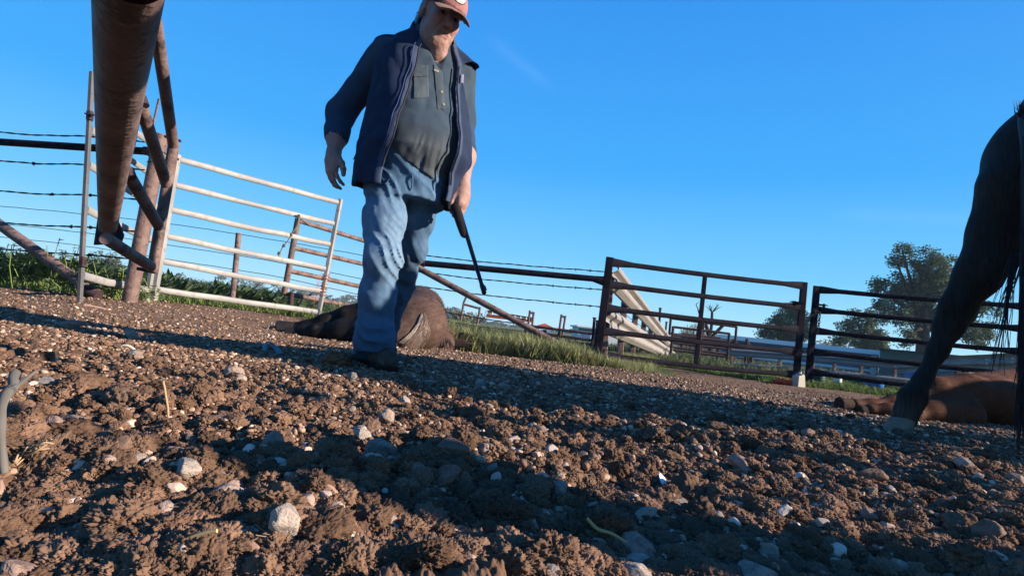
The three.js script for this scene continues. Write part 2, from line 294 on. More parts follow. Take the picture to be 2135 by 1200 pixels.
// clods, stones and crumbs lying on it
function worley3(x, y, z) { const xi = Math.floor(x), yi = Math.floor(y), zi = Math.floor(z); let b = 9; for (let k = -1; k <= 1; k++) for (let j = -1; j <= 1; j++) for (let i = -1; i <= 1; i++) { const X = xi + i, Y = yi + j, Z = zi + k, dx = X + hash(X, Y, Z) - x, dy = Y + hash(Y, Z, X + 71) - y, dz = Z + hash(Z, X, Y + 131) - z, d = dx * dx + dy * dy + dz * dz; if (d < b) b = d; } return b; }
function lump(detail, amp, freq, sd, flat = 0, crumb = 0) {
  const g = new THREE.IcosahedronGeometry(1, detail), p = g.attributes.position;
  const planes = []; for (let i = 0; i < flat; i++) { const a = hash(i, sd, 1) * 6.283, b = hash(i, sd, 2) * 2 - 1, s = Math.sqrt(1 - b * b); planes.push([s * Math.cos(a), b, s * Math.sin(a), 0.6 + 0.28 * hash(i, sd, 3)]); }
  for (let i = 0; i < p.count; i++) {
    const x = p.getX(i), y = p.getY(i), z = p.getZ(i);
    let r = 1 + amp * fbm3(x * freq + sd * 7, y * freq + sd, z * freq, 3);
    for (const q of planes) { const dd = x * q[0] + y * q[1] + z * q[2]; if (dd * r > q[3]) r = lerp(r, q[3] / dd, 0.9); }
    if (crumb) r *= 1 + crumb * (0.55 - worley3(x * 2.6 + sd, y * 2.6, z * 2.6)) + crumb * 0.6 * (0.5 - worley3(x * 6 + sd, y * 6, z * 6)) + crumb * 0.75 * (0.45 - worley3(x * 12 + sd, y * 12, z * 12)) + crumb * 0.4 * (0.45 - worley3(x * 24 + sd, y * 24, z * 24));
    r *= 1 + 0.03 * noise3(x * 9 + sd, y * 9, z * 9);
    p.setXYZ(i, x * r, y * r * 0.82, z * r);
  }
  g.computeVertexNormals();
  const map = new Map(), n = g.attributes.normal, key = []; for (let i = 0; i < p.count; i++) { const k = Math.round(p.getX(i) * 1e4) + ',' + Math.round(p.getY(i) * 1e4) + ',' + Math.round(p.getZ(i) * 1e4); key.push(k); let v = map.get(k); if (!v) map.set(k, v = V3(0, 0, 0)); v.x += n.getX(i); v.y += n.getY(i); v.z += n.getZ(i); }
  for (const v of map.values()) v.normalize();
  for (let i = 0; i < p.count; i++) { const v = map.get(key[i]); n.setXYZ(i, v.x, v.y, v.z); }
  return g;
}
const clodBig = [1, 2, 3, 4, 5].map((s) => lump(13, 0.45, 1.5, s, 0, 0.46)), clodFine = [41, 42, 43, 44, 45].map((s) => lump(22, 0.5, 1.5, s, 0, 0.5)), clodHuge = [6, 7, 8].map((s) => lump(24, 0.45, 1.5, s, 0, 0.42));
const clodSmall = [11, 12, 13, 14].map((s) => lump(3, 0.5, 1.6, s, 0, 0.4));
const stoneBig = [21, 22, 23, 24, 25].map((s) => lump(10, 0.30, 1.4, s, 11));
const stoneSmall = [31, 32, 33].map((s) => lump(2, 0.35, 1.3, s, 8));
const texStone = tex(256, (u, v) => { const a = tfbm(u, v, 4, 90), b = tfbm(u, v, 30, 95, 3); return g1(clamp(0.62 + 0.5 * (a - 0.5) + 0.45 * (b - 0.5), 0.2, 1)); });
const stoneMats = [[0.38, 0.285, 0.235], [0.35, 0.235, 0.19], [0.28, 0.245, 0.22], [0.45, 0.37, 0.31], [0.23, 0.145, 0.105]].map((c) => Std({ color: new THREE.Color().setRGB(...c), map: texStone, roughness: 0.92, bumpMap: rep(texBump, 3), bumpScale: 0.0012 }));
const clodMats = [[0.175, 0.107, 0.073], [0.14, 0.085, 0.058], [0.205, 0.128, 0.088]].map((c) => Std({ color: new THREE.Color().setRGB(...c), map: texStone, roughness: 1, specularIntensity: 0.1, bumpMap: rep(texBump, 6), bumpScale: 0.0015 }));
const crumbMat = Std({ color: 0xffffff, roughness: 1, specularIntensity: 0.12 });
{
  // spots spread evenly over the visible yard
  const spot = () => { for (;;) { const px = rr(-40, 2175), hz = 562 + 0.11 * px, py = hz + 24 + (1230 - hz - 24) * Math.pow(rnd(), 0.72), d0 = 0.27 * FPX / (py - hz); if (d0 > 9) continue; const p = V(px, py, d0); if (verdant(p.x, d0) > 0.5) continue; return [p.x, d0]; } };
  const items = [];
  for (let i = 0; i < 900; i++) { const [x, d] = spot(); const near = 1 - ss(1.4, 2.4, d), stone = rnd() < lerp(0.85, 0.45, near); const s = stone ? clamp(0.0062 * Math.pow(rnd() + 0.02, -0.5) * Math.sqrt(clamp(d, 0.7, 3)), 0.005, lerp(0.022, 0.028, near)) : clamp(0.0085 * Math.pow(rnd() + 0.02, -0.5) * Math.sqrt(clamp(d, 0.7, 2)), 0.005, lerp(0.014, 0.024, near)); items.push({ x, d, s, stone, px: s / d }); }
  items.sort((a, b) => b.px - a.px);
  let ns = 0, nc = 0;
  const put = (m, x, d, s, sink) => { m.position.set(x, groundY(x, d) + s * sink, -d); m.rotation.set(rr(-0.5, 0.5), rr(0, 6.28), rr(-0.5, 0.5)); m.scale.set(s * rr(0.85, 1.3), s * rr(0.7, 1.05), s * rr(0.85, 1.2)); m.castShadow = m.receiveShadow = true; };
  for (const it of items) {
    if (it.stone ? ns >= 280 : nc >= 280) continue;
    const m = it.stone ? new THREE.Mesh(stoneBig[ns % 5], stoneMats[Math.floor(rnd() * 5)]) : new THREE.Mesh(nc < 40 ? clodHuge[nc % 3] : clodBig[nc % 5], clodMats[nc % 3]);
    m.name = it.stone ? (ns ? 'stone_' + String(ns).padStart(3, '0') : 'stone') : (nc ? 'clod_' + String(nc).padStart(3, '0') : 'clod');
    if (it.stone) ns++; else nc++;
    put(m, it.x, it.d, it.s, it.stone ? 0.55 : 0.2); ground.add(m);
  }
  const scatter = (name, geos, count, size, colour, sink, cond) => geos.forEach((g) => {
    const n = Math.floor(count / geos.length), im = new THREE.InstancedMesh(g, crumbMat, n), o = new THREE.Object3D(), c = new THREE.Color();
    for (let i = 0; i < n; i++) {
      let x, d; do { [x, d] = spot(); } while (cond && !cond(x, d));
      const s = size(d); put(o, x, d, s, sink); o.updateMatrix(); im.setMatrixAt(i, o.matrix); const q = colour(d); c.setRGB(q[0], q[1], q[2]); im.setColorAt(i, c);
    }
    im.name = name; im.userData.kind = 'stuff'; im.castShadow = im.receiveShadow = true; ground.add(im);
  });
  const jitter = (c, k) => { const f = 1 + rr(-k, k); return [c[0] * f, c[1] * f, c[2] * f]; };
  scatter('small_clods', clodFine, 8000, () => clamp(0.0055 * Math.pow(rnd() + 0.04, -0.4), 0.0045, 0.015), () => jitter([0.13, 0.078, 0.053], 0.35), 0.25, (x, d) => d < lerp(1.4, 3.4, rnd()));
  scatter('dirt_crumbs', clodSmall, 120000, (d) => clamp(0.00125 * Math.pow(rnd() + 0.015, -0.55), 0.0008, lerp(0.0055, 0.006, ss(1.3, 2.0, d))) * Math.pow(clamp(d, 0.6, 3.2), 0.5), () => jitter([0.135, 0.081, 0.055], 0.4), 0.3);
  scatter('small_stones', stoneBig, 1500, () => clamp(0.0042 * Math.pow(rnd() + 0.03, -0.45), 0.003, 0.013), () => { const t = rnd(); return jitter(t < 0.5 ? [0.34, 0.25, 0.205] : t < 0.8 ? [0.42, 0.33, 0.275] : [0.26, 0.16, 0.12], 0.2); }, 0.55, (x, d) => d < lerp(1.2, 3.2, rnd()));
  scatter('pebbles', stoneSmall, 120000, (d) => clamp(0.0019 * Math.pow(rnd() + 0.02, -0.55), 0.0015, 0.0095) * lerp(0.8, 1.25, ss(1.2, 3, d)), () => { const t = rnd(); return jitter(t < 0.42 ? [0.205, 0.132, 0.090] : t < 0.72 ? [0.31, 0.215, 0.155] : t < 0.92 ? [0.115, 0.072, 0.048] : [0.42, 0.335, 0.275], 0.25); }, 0.25, (x, d) => rnd() < lerp(0.16, 0.8, ss(1.0, 3.2, d)));
  // bits of straw and root
  const stalk = tube([V3(-1, 0, 0), V3(-0.4, 0.06, 0.1), V3(0.3, 0.02, -0.06), V3(1, 0.1, 0.05)], 0.035, 4);
  const im = new THREE.InstancedMesh(stalk, Std({ roughness: 0.9 }), 1700), o = new THREE.Object3D(), c = new THREE.Color();
  for (let i = 0; i < 1700; i++) { const [x, d] = spot(); o.position.set(x, groundY(x, d) + 0.008, -d); o.rotation.set(rr(-0.3, 0.3), rr(0, 6.28), rr(-0.5, 0.5)); o.scale.setScalar(rr(0.006, 0.02) * Math.sqrt(clamp(d, 0.7, 3))); o.updateMatrix(); im.setMatrixAt(i, o.matrix); const f = rr(0.5, 1); c.setRGB(0.24 * f, 0.17 * f, 0.105 * f); im.setColorAt(i, c); }
  im.name = 'straw_bits'; im.userData.kind = 'stuff'; im.castShadow = im.receiveShadow = true; ground.add(im);
}
// ------------------------------------------------------------------ fences and gates
const onG = (px, py, d) => { const p = V(px, py, d); p.y = groundY(p.x, d); return p; };
const extendDown = (a, b, to) => { const t = (a.y - to) / (a.y - b.y); return a.clone().lerp(b, t); };
// the heavy rusty swing frame hung overhead at the left
{
  const t = thing('swing_gate', 'heavy rusty pipe frame reaching overhead with four slanting braces', 'gate', V(318, 565, 3.1));
  const top = V(271, -60, 0.70), end = V(224, 474, 3.0);
  part(t, 'main_pipe', tube([top, top.clone().lerp(end, 0.3), top.clone().lerp(end, 0.65), end], 0.0425, 40, { caps: false }), M.rust);
  part(t, 'pipe_bore', tube([end.clone().lerp(top, 0.05), end.clone().lerp(top, 0.002)], 0.038, 28, { caps: true }), M.steelDark);
  const st = V(362, 300, 3.1), sb = V(317, 566, 3.1);
  part(t, 'stile', tube([V(318, 30, 2.34), V(268, 300, 2.55), V(232, 430, 2.6)], 0.026, 16), M.darkRust);
  part(t, 'stile', tube([st, st.clone().lerp(sb, 0.5), sb], 0.029, 20), M.rust);
  const onPipe = (k) => top.clone().lerp(end, k), pt = (k) => st.clone().lerp(sb, k);
  const side = RIGHT.clone().multiplyScalar(0.03);
  part(t, 'brace', pipe(V(322, 40, 2.35), pt(0.02), 0.028, 18), M.rust);
  part(t, 'brace', pipe(V(288, 205, 2.5), pt(0.33), 0.029, 18), M.rust);
  part(t, 'brace', pipe(V(262, 355, 2.6), pt(0.66), 0.029, 18), M.rust);
  part(t, 'brace', pipe(V(220, 497, 2.6), pt(0.97), 0.029, 18), M.rust);
  // dark gusset plate on the pipe's lower end
  const a = V(200, 380, 3.0), b = V(242, 488, 3.0), c = V(236, 506, 3.0), d = V(181, 508, 3.0), sh = new THREE.Shape();
  const ex = b.clone().sub(d).normalize(), ey = a.clone().sub(d).addScaledVector(ex, -a.clone().sub(d).dot(ex)).normalize(), ez = new THREE.Vector3().crossVectors(ex, ey);
  [d, c, b, a].forEach((p, i) => { const q = p.clone().sub(d); i ? sh.lineTo(q.dot(ex), q.dot(ey)) : sh.moveTo(q.dot(ex), q.dot(ey)); });
  const g = new THREE.ExtrudeGeometry(sh, { depth: 0.012, bevelEnabled: true, bevelSize: 0.002, bevelThickness: 0.002, bevelSegments: 1 });
  g.applyMatrix4(new THREE.Matrix4().makeBasis(ex, ey, ez).setPosition(d.clone().addScaledVector(FWD, 0.06)));
  part(t, 'gusset_plate', g, M.darkRust);
  // hinge pin with its washer at the top, stay rod and collars
  part(t, 'hinge_pin', merge([pipe(V(343, 284, 3.1), V(376, 294, 3.1), 0.008, 10), pipe(V(364, 288, 3.09), V(366, 300, 3.09), 0.014, 10)]), M.steelDark);
  part(t, 'stay_rod', pipe(V(331, 205, 3.0), V(318, 262, 3.05), 0.006, 8), M.rust);
  part(t, 'lower_lug', merge([bar(V(290, 560, 3.12), V(320, 567, 3.12), 0.05, 0.018)]), M.darkRust);
  for (const [k, px, py, dd] of [[0, 292, 212, 2.51], [1, 266, 362, 2.6]]) part(t, 'weld_collar', tube([V(px - 3, py - 9, dd), V(px + 3, py + 9, dd)], 0.0315, 18), M.darkRust);
}
function post(name, label, cat, top, bot, r, mat, group, open) {
  const t = thing(name, label, cat, bot, group);
  part(t, 'shaft', tube([top, top.clone().lerp(bot, 0.35), top.clone().lerp(bot, 0.7), bot.clone().add(V3(0, -0.12, 0))], r, 24), mat);
  part(t, 'cap', tube([top.clone().lerp(bot, -0.006), top.clone().lerp(bot, 0.004)], r + 0.003, 24), mat);
  return t;
}
{
  const top = V(335, 283, 4.5), b = onG(268, 632, 4.5);
  const t = post('strainer_post', 'thick rusty pipe post beside the hinge end of the silver gate', 'post', top, b, 0.056, M.rust);
  for (let i = 0; i < 3; i++) { const c = top.clone().lerp(b, 0.1 + 0.035 * i), g = new THREE.TorusGeometry(0.06, 0.003, 6, 24); g.rotateX(Math.PI / 2); g.translate(c.x, c.y, c.z); part(t, 'wire_tie', g, M.wire); }
}
// galvanised gates
function silverGate(name, label, tl, bl, tr, br, ys, yR, group, wl = 0.05) {
  const t = thing(name, label, 'gate', bl, group);
  part(t, 'stile', bar(bl, tl, wl, wl, V3(0, 0, 1)), wl < 0.05 ? M.galvGrey : M.galv); part(t, 'stile', bar(br, tr, 0.046, 0.05, V3(0, 0, 1)), M.galv);
  ys.forEach((k, i) => {
    const a = tl.clone().lerp(bl, k), b = tr.clone().lerp(br, yR[i]), w = b.clone().sub(a).normalize().multiplyScalar(0.026), n = 6, pts = [];
    for (let j = 0; j <= n; j++) { const p = a.clone().add(w).lerp(b.clone().sub(w), j / n); p.y += (j === 0 || j === n ? 0 : rr(-0.006, 0.006)) - 0.006 * Math.sin(Math.PI * j / n); pts.push(p); }
    part(t, 'rail', tube(pts, i === 1 ? (tt) => [0.029 + (tt > 0.3 && tt < 0.6 ? -0.004 : 0), 0.014] : [0.029, 0.014], 14, { up: V3(0, 1, 0) }), M.galv);
  });
  return t;
}
{
  const tl = V(370, 322, 5.2), bl = onG(318, 634, 5.2), tr = V(710, 415, 6.5), br = onG(662, 664, 6.5);
  const q = silverGate('metal_gate', 'silver six-rail farm gate sloping down towards the walking man', tl, bl, tr, br, [0.03, 0.205, 0.375, 0.555, 0.725, 0.915], [0.03, 0.205, 0.375, 0.575, 0.755, 0.925]);
  part(q, 'hinge', pipe(V(352, 330, 5.16), V(372, 332, 5.18), 0.012, 8), M.darkRust); part(q, 'hinge', pipe(V(304, 607, 5.16), V(322, 609, 5.18), 0.012, 8), M.darkRust);
  // frayed twine round its swinging stile and hanging from its second rail
  const tw = thing('twine_knot', 'frayed reddish twine tied round the free end stile of the silver gate', 'twine', V(672, 600, 6.42));
  const wr = []; for (let i = 0; i < 9; i++) { const c = tr.clone().lerp(br, 0.62 + i * 0.02), g = new THREE.TorusGeometry(0.036 + rr(0, 0.006), 0.004, 5, 16); g.rotateX(Math.PI / 2 + rr(-0.4, 0.4)); g.rotateZ(rr(-0.4, 0.4)); g.translate(c.x, c.y, c.z); wr.push(g); }
  part(tw, 'coils', merge(wr), M.ptwine).userData.kind = 'stuff';
  part(tw, 'loose_ends', merge([0, 1, 2, 3].map((i) => { const c = tr.clone().lerp(br, 0.6 + 0.05 * i); return tube([c, c.clone().add(V3(-0.04, rr(-0.06, 0.02), 0.04)), c.clone().add(V3(-0.06 + rr(-0.03, 0.03), -0.12, 0.05)), c.clone().add(V3(-0.05 + rr(-0.03, 0.03), -0.19, 0.05))], 0.0025, 5); })), M.ptwine);
  const rp = thing('hanging_rope', 'dark knotted rope hanging from the second rail of the silver gate', 'rope', V(612, 520, 6.15));
  part(rp, 'strand', tube([V(624, 447, 6.12), V(620, 470, 6.1), V(605, 490, 6.1), V(597, 486, 6.1)], 0.008, 6), M.twine);
  part(rp, 'strand', tube([V(622, 452, 6.12), V(612, 478, 6.1), V(601, 500, 6.1), V(588, 516, 6.1), V(582, 530, 6.1), V(580, 542, 6.1)], 0.006, 6), M.twine);
  part(rp, 'strand', tube([V(626, 456, 6.12), V(640, 466, 6.12), V(648, 472, 6.13)], 0.008, 6), M.twine);
  for (const [a, b] of [[622, 450], [606, 490], [591, 512], [581, 528]]) { const g = new THREE.TorusKnotGeometry(0.011, 0.006, 28, 5), p = V(a, b, 6.1); g.translate(p.x, p.y, p.z); part(rp, 'knot', g, M.twine); }
}
{
  const tl = V(191, 150, 3.95), bl = onG(170, 600, 3.95), tr = V(356, 322, 5.17), br = onG(306, 628, 5.17);
  const q = silverGate('metal_gate', 'tall-posted silver gate half hidden behind the rusty pipe frame', tl, bl, tr, br, [0.10, 0.25, 0.405, 0.60, 0.885], [0.03, 0.21, 0.385, 0.60, 0.925], undefined, 0.029);
  part(q, 'latch_bolt', pipe(V(176, 236, 3.92), V(196, 240, 3.92), 0.006, 8), M.steelDark);
  part(q, 'clamp', bar(V(187, 232, 3.94), V(186, 250, 3.94), 0.036, 0.036, V3(0, 0, 1)), M.darkRust); part(q, 'clamp', bar(V(172, 535, 3.94), V(171, 556, 3.94), 0.036, 0.036, V3(0, 0, 1)), M.darkRust);
}
// wire helpers
function wireStrand(label, pts, r, group, barbs = [], twist = 0, name = 'barbed_wire') {
  const cv = new THREE.CatmullRomCurve3(pts), n = Math.ceil(cv.getLength() / 0.04), base = cv.getSpacedPoints(n);
  const t = thing(name, label, 'wire', pts[0], group);
  const k1 = rr(0, 9);
  const wav = base.map((p, i) => p.clone().add(V3(0, 0.005 * noise2(i * 0.25 + k1, k1), 0)));
  const tw = (ph) => wav.map((p, i) => p.clone().add(V3(0, twist * Math.cos(i * 0.9 + ph), twist * Math.sin(i * 0.9 + ph))));
  part(t, 'strand', twist ? merge([tube(tw(0), r, 6), tube(tw(Math.PI), r, 6)]) : tube(wav, r, 6), M.wire);
  const bl = []; for (const k of barbs) { const p = cv.getPointAt(k); for (let i = 0; i < 2; i++) { const g = new THREE.TorusGeometry(r * 2.4, r * 0.8, 5, 10); g.rotateY(Math.PI / 2 + rr(-0.3, 0.3)); g.translate(p.x + i * r * 2, p.y, p.z); bl.push(g); } for (let i = 0; i < 4; i++) { const dir = V3(rr(-0.5, 0.5), rr(-1, 1), rr(-1, 1)).normalize().multiplyScalar(0.02); bl.push(tube([p.clone(), p.clone().add(dir)], r * 0.7, 4)); } }
  if (bl.length) part(t, 'barbs', merge(bl), M.wire).userData.kind = 'stuff';
  return t;
}
// fence running off to the left of the thick post
{
  const D0 = 4.5, D1 = 4.75, P = (px, py) => V(px, py, lerp(D1, D0, clamp(px / 305, -0.4, 1)));
  const t = thing('fence_rail', 'dark level pipe rail ending at the thick rusty post', 'rail', P(300, 315));
  part(t, 'pipe', pipe(P(-120, 288), P(318, 316), 0.031, 16), M.panelPaint);
  part(t, 'end_collar', pipe(P(300, 314), P(324, 317), 0.036, 16), M.darkRust);
  const br = thing('brace_pole', 'rusty slanting brace pole running down to the dirt among weeds', 'brace', onG(200, 608, 4.4));
  part(br, 'pipe', pipe(P(-90, 405), onG(200, 606, 4.4).add(V3(0, 0.04, 0)), 0.042, 20), M.rust);
  part(br, 'foot', pipe(onG(188, 600, 4.4).add(V3(-0.02, 0.06, 0)), onG(206, 608, 4.4).add(V3(0.0, 0.02, 0)), 0.047, 16), M.darkRust);
  const L = [[272, 287, 'topmost barbed strand, above the dark level pipe rail at left'], [332, 346, 'barbed strand just below the dark level pipe rail at left'], [395, 409, 'third barbed strand down of the fence at left'], [460, 476, 'barbed strand level with the lower end of the big pipe'], [515, 534, 'lowest barbed strand, crossing above the weeds at left']];
  L.forEach(([y0, y1, lab], i) => wireStrand(lab, [P(-90, y0 - 6), P(60, lerp(y0, y1, 0.2) + 5), P(190, y1 - 2), P(300, y1 + 8)], 0.0042, undefined, i < 1 ? [0.9] : [0.32 + 0.1 * i, 0.72], 0.0035));
  // a further fence line beyond, thinner to the eye
  const Q = (px, py) => V(px, py, 8.2);
  [[432, 470, 'upper thin wire of the far fence beyond the silver gate'], [468, 515, 'second thin wire of the far fence beyond the silver gate'], [495, 545, 'third thin wire of the far fence beyond the silver gate'], [533, 590, 'lowest thin wire of the far fence beyond the silver gate']].forEach(([a, b, lab], i) =>
    wireStrand(lab, [Q(-60, a - 8), Q(180, lerp(a, b, 0.33) + 2), Q(380, b), Q(560, b + 28), Q(700, b + 52 + 3 * i), Q(860, b + 82 + 6 * i)], 0.0045, undefined, [], 0, 'fence_wire'));
}
{ // unseen posts added out of view to cast shadow bands across the foreground
  const b0 = V3(2.0, groundY(2.0, 1.12), -1.12); post('yard_post', 'slim pipe post added unseen to the right to cast a shadow streak', 'post', b0.clone().add(V3(0, 1.3, 0)), b0, 0.035, M.rust);
  const b = V3(1.95, groundY(1.95, 0.43), -0.43); post('yard_post', 'thick rusty pipe post added unseen close by to the right to shade the foreground', 'post', b.clone().add(V3(0, 1.7, 0)), b, 0.12, M.rust);
}
post('fence_post', 'slim rusty post seen through the silver gate', 'post', V(497, 487, 7.5), onG(480, 656, 7.5), 0.036, M.rust);
// ladder of round rails behind the silver gate's free end
{
  const tl = V(621, 455, 7.6), bl = V(592, 612, 7.6), t = thing('pipe_fence', 'rusty four-rail pipe fence partly hidden behind the man', 'fence', bl);
  const R = [[455, 499], [512, 548], [560, 596], [607, 640]];
  part(t, 'stile', pipe(tl, bl, 0.04, 18), M.rust);
  R.forEach(([a, b], i) => part(t, 'rail', pipe(V(620 - i * 9, a + 4, 7.6), V(760, b + 3, 8.7).lerp(V(620 - i * 9, a + 4, 7.6), -0.75), 0.033, 18), M.rust));
  part(t, 'leg', pipe(V(607, 612, 7.6).add(V3(0.0, 0.02, 0)), onG(604, 660, 7.6).add(V3(0, -0.05, 0)), 0.036, 12), M.darkRust);
  part(t, 'leg', pipe(V(840, 545, 9.1), onG(812, 690, 9.1), 0.036, 12), M.rust);
}
// end assembly right of the man: leaning post, level pipe, diagonal and three wires
{
  const pb = onG(836, 700, 7.45);
  const t = post('strainer_post', 'rusty strainer post rising behind the lying dark horse', 'post', V(866, 530, 7.45), pb, 0.075, M.rust);
  for (const [a, b] of [[868, 537], [858, 572], [850, 610]]) { const p = V(a, b, 7.37), g = new THREE.TorusGeometry(0.02, 0.006, 6, 12); g.translate(p.x, p.y, p.z); part(t, 'staple', g, M.steelDark); }
  const r = thing('fence_rail', 'level pipe rail between the strainer post and the steel panel gate', 'rail', V(1262, 582, 7.5));
  part(r, 'pipe', pipe(V(868, 547, 7.42), V(1240, 581, 7.5), 0.042, 18), M.panelPaint);
  part(r, 'flattened_end', tube([V(1238, 581, 7.5), V(1252, 584, 7.5), V(1270, 588, 7.5)], (t2) => [lerp(0.043, 0.075, t2), lerp(0.042, 0.012, t2)], 16), M.panelPaint);
  part(r, 'end_band', pipe(V(874, 547, 7.42), V(886, 549, 7.42), 0.05, 18), M.darkRust);
  const b = thing('brace_pole', 'long diagonal brace pole dropping into the grass before the panel gate', 'brace', onG(1240, 768, 7.3));
  part(b, 'pipe', pipe(V(868, 556, 7.35), onG(1242, 764, 7.2).add(V3(0, 0.03, 0)), 0.042, 18), M.rust);
  const lab = ['top barbed wire between strainer post and panel gate', 'second barbed wire between strainer post and panel gate', 'third barbed wire, crossing behind the rifle muzzle', 'lowest long wire, passing the lying horse to the far rails'];
  [[530, 566], [566, 604], [596, 640], [640, 700]].forEach(([a, c], i) => wireStrand(lab[i], [V(870, a, 7.4), V(1000, lerp(a, c, 0.33) + 3, 7.45), V(1130, lerp(a, c, 0.67) + 2, 7.5), V(1262, c, 7.5)], 0.005, undefined, [0.72, 0.84, 0.92], 0.004));
  wireStrand('wire lying just above the tall grass right of the dark horse', [V(880, 655, 7.6), V(960, 674, 7.6), V(1100, 692, 7.6), V(1245, 712, 7.6)], 0.004, undefined, [], 0, 'fence_wire');
}
// the two heavy steel panel gates
function panelGate(label, tl, bl, tr, br, ks, mids, rail, group) {
  const t = thing('panel_gate', label, 'gate', bl, group);
  const up = V3(0, 0, 1);
  part(t, 'stile', bar(bl, tl, 0.10, 0.05, up), M.panelPaint); part(t, 'stile', bar(br, tr, 0.10, 0.05, up), M.panelPaint);
  for (const k of ks) {
    const a = tl.clone().lerp(bl, k), b = tr.clone().lerp(br, k + rail * (k - 0.5)), n = 20, pts = []; const d = b.clone().sub(a).normalize();
    a.addScaledVector(d, 0.04); b.addScaledVector(d, -0.04);
    for (let j = 0; j <= n; j++) { const p = a.clone().lerp(b, j / n); p.y += -0.012 * Math.sin(Math.PI * j / n) * (k > 0.8 ? 2.2 : 1); pts.push(p); }
    part(t, 'rail', tube(pts, (s) => { const e = Math.min(s, 1 - s) * 20, f = ss(0, 2.2, e); return [lerp(0.062, 0.036, f), lerp(0.016, 0.026, f)]; }, 16), M.panelPaint);
  }
  for (const m of mids) part(t, 'upright', bar(bl.clone().lerp(br, m).lerp(tl.clone().lerp(tr, m), 0.07), tl.clone().lerp(tr, m).lerp(bl.clone().lerp(br, m), 0.035), 0.06, 0.035, up), M.panelPaint);
  return t;
}
{
  const tl = V(1272, 536, 7.5), bl = onG(1243, 768, 7.5), tr = V(1677, 588, 8.5), br = onG(1660, 794, 8.5);
  const a = panelGate('five-rail steel panel gate standing right of the long diagonal brace', tl, bl, tr, br, [0.045, 0.25, 0.47, 0.68, 0.895], [0.462], 0.02);
  part(a, 'latch_plate', merge([bar(V(1651, 628, 8.46), V(1676, 632, 8.46), 0.12, 0.012, V3(0, 1, 0)), bar(V(1656, 627, 8.44), V(1655, 640, 8.44), 0.03, 0.03, V3(0, 0, 1))]), M.panelPaint);
  part(a, 'leg', bar(bl.clone().add(V3(0.1, 0, 0.0)), bl.clone().lerp(tl, 0.16).add(V3(0.1, 0, 0)), 0.05, 0.05, V3(0, 0, 1)), M.rust);
  const t2 = V(1704, 596, 8.6), b2 = onG(1685, 798, 8.6), t3 = V(2150, 634, 7.9), b3 = onG(2136, 846, 7.9);
  const c = panelGate('five-rail steel panel gate behind the standing horse', t2, b2, t3, b3, [0.035, 0.24, 0.45, 0.66, 0.86], [], 0.02);
  part(c, 'latch_plate', merge([bar(V(1704, 634, 8.54), V(1722, 637, 8.54), 0.14, 0.012, V3(0, 1, 0)), bar(V(1719, 633, 8.52), V(1717, 648, 8.52), 0.03, 0.03, V3(0, 0, 1))]), M.panelPaint);
  // chain
  const ch = thing('gate_chain', 'short link chain hanging on the post of the right panel gate', 'chain', V(1709, 655, 8.48));
  const link = new THREE.TorusGeometry(0.016, 0.0045, 6, 12); link.scale(0.7, 1.25, 1);
  let li = 0; const addLink = (p, rz) => { const m = new THREE.Mesh(link, M.steelDark); m.scale.setScalar(1.5); m.name = li ? 'link_' + String(li).padStart(3, '0') : 'link'; li++; m.position.copy(p).sub(ch.position); m.rotation.set(0, (li % 2) * Math.PI / 2, rz); m.castShadow = m.receiveShadow = true; ch.add(m); };
  for (let i = 0; i < 8; i++) addLink(V(1710 - i * 0.6, 654 + i * 5.6, 8.48), 0.08);
  for (let i = 0; i < 6; i++) addLink(V(1682 + i * 4.4, 650 + 8 * Math.sin(i / 5 * Math.PI), 8.5), Math.PI / 2 + 0.5 * Math.cos(i / 5 * Math.PI));
}
// ------------------------------------------------------------------ guard-rail yards
const beamShape = (() => { const pr = [[0, -0.155], [0.02, -0.15], [0.075, -0.10], [0.083, -0.075], [0.075, -0.05], [0.02, -0.02], [0.012, 0], [0.02, 0.02], [0.075, 0.05], [0.083, 0.075], [0.075, 0.10], [0.02, 0.15], [0, 0.155]]; const s = new THREE.Shape(); pr.forEach(([x, y], i) => i ? s.lineTo(x, y) : s.moveTo(x, y)); pr.slice().reverse().forEach(([x, y]) => s.lineTo(x - 0.008, y)); s.closePath(); return s; })();
function wBeam(a, b, face, scale = 1) { // crash-barrier section from a to b, ribs towards face
  const d = b.clone().sub(a), L = d.length(); d.normalize();
  const u = V3(0, 1, 0).addScaledVector(d, -d.y).normalize(), r = new THREE.Vector3().crossVectors(u, d); const f = r.dot(face) > 0 ? 1 : -1;
  const g = new THREE.ExtrudeGeometry(beamShape, { depth: L, bevelEnabled: false }); g.scale(f * scale, scale, 1);
  if (f < 0) { const ix = g.index; const p = g.attributes.position; for (let i = 0; i < p.count; i += 3) for (let k = 0; k < 3; k++) { const A = p.getComponent(i + 1, k), B = p.getComponent(i + 2, k); p.setComponent(i + 1, k, B); p.setComponent(i + 2, k, A); } g.computeVertexNormals(); }
  g.applyMatrix4(new THREE.Matrix4().makeBasis(r, u, d).setPosition(a)); return g;
}
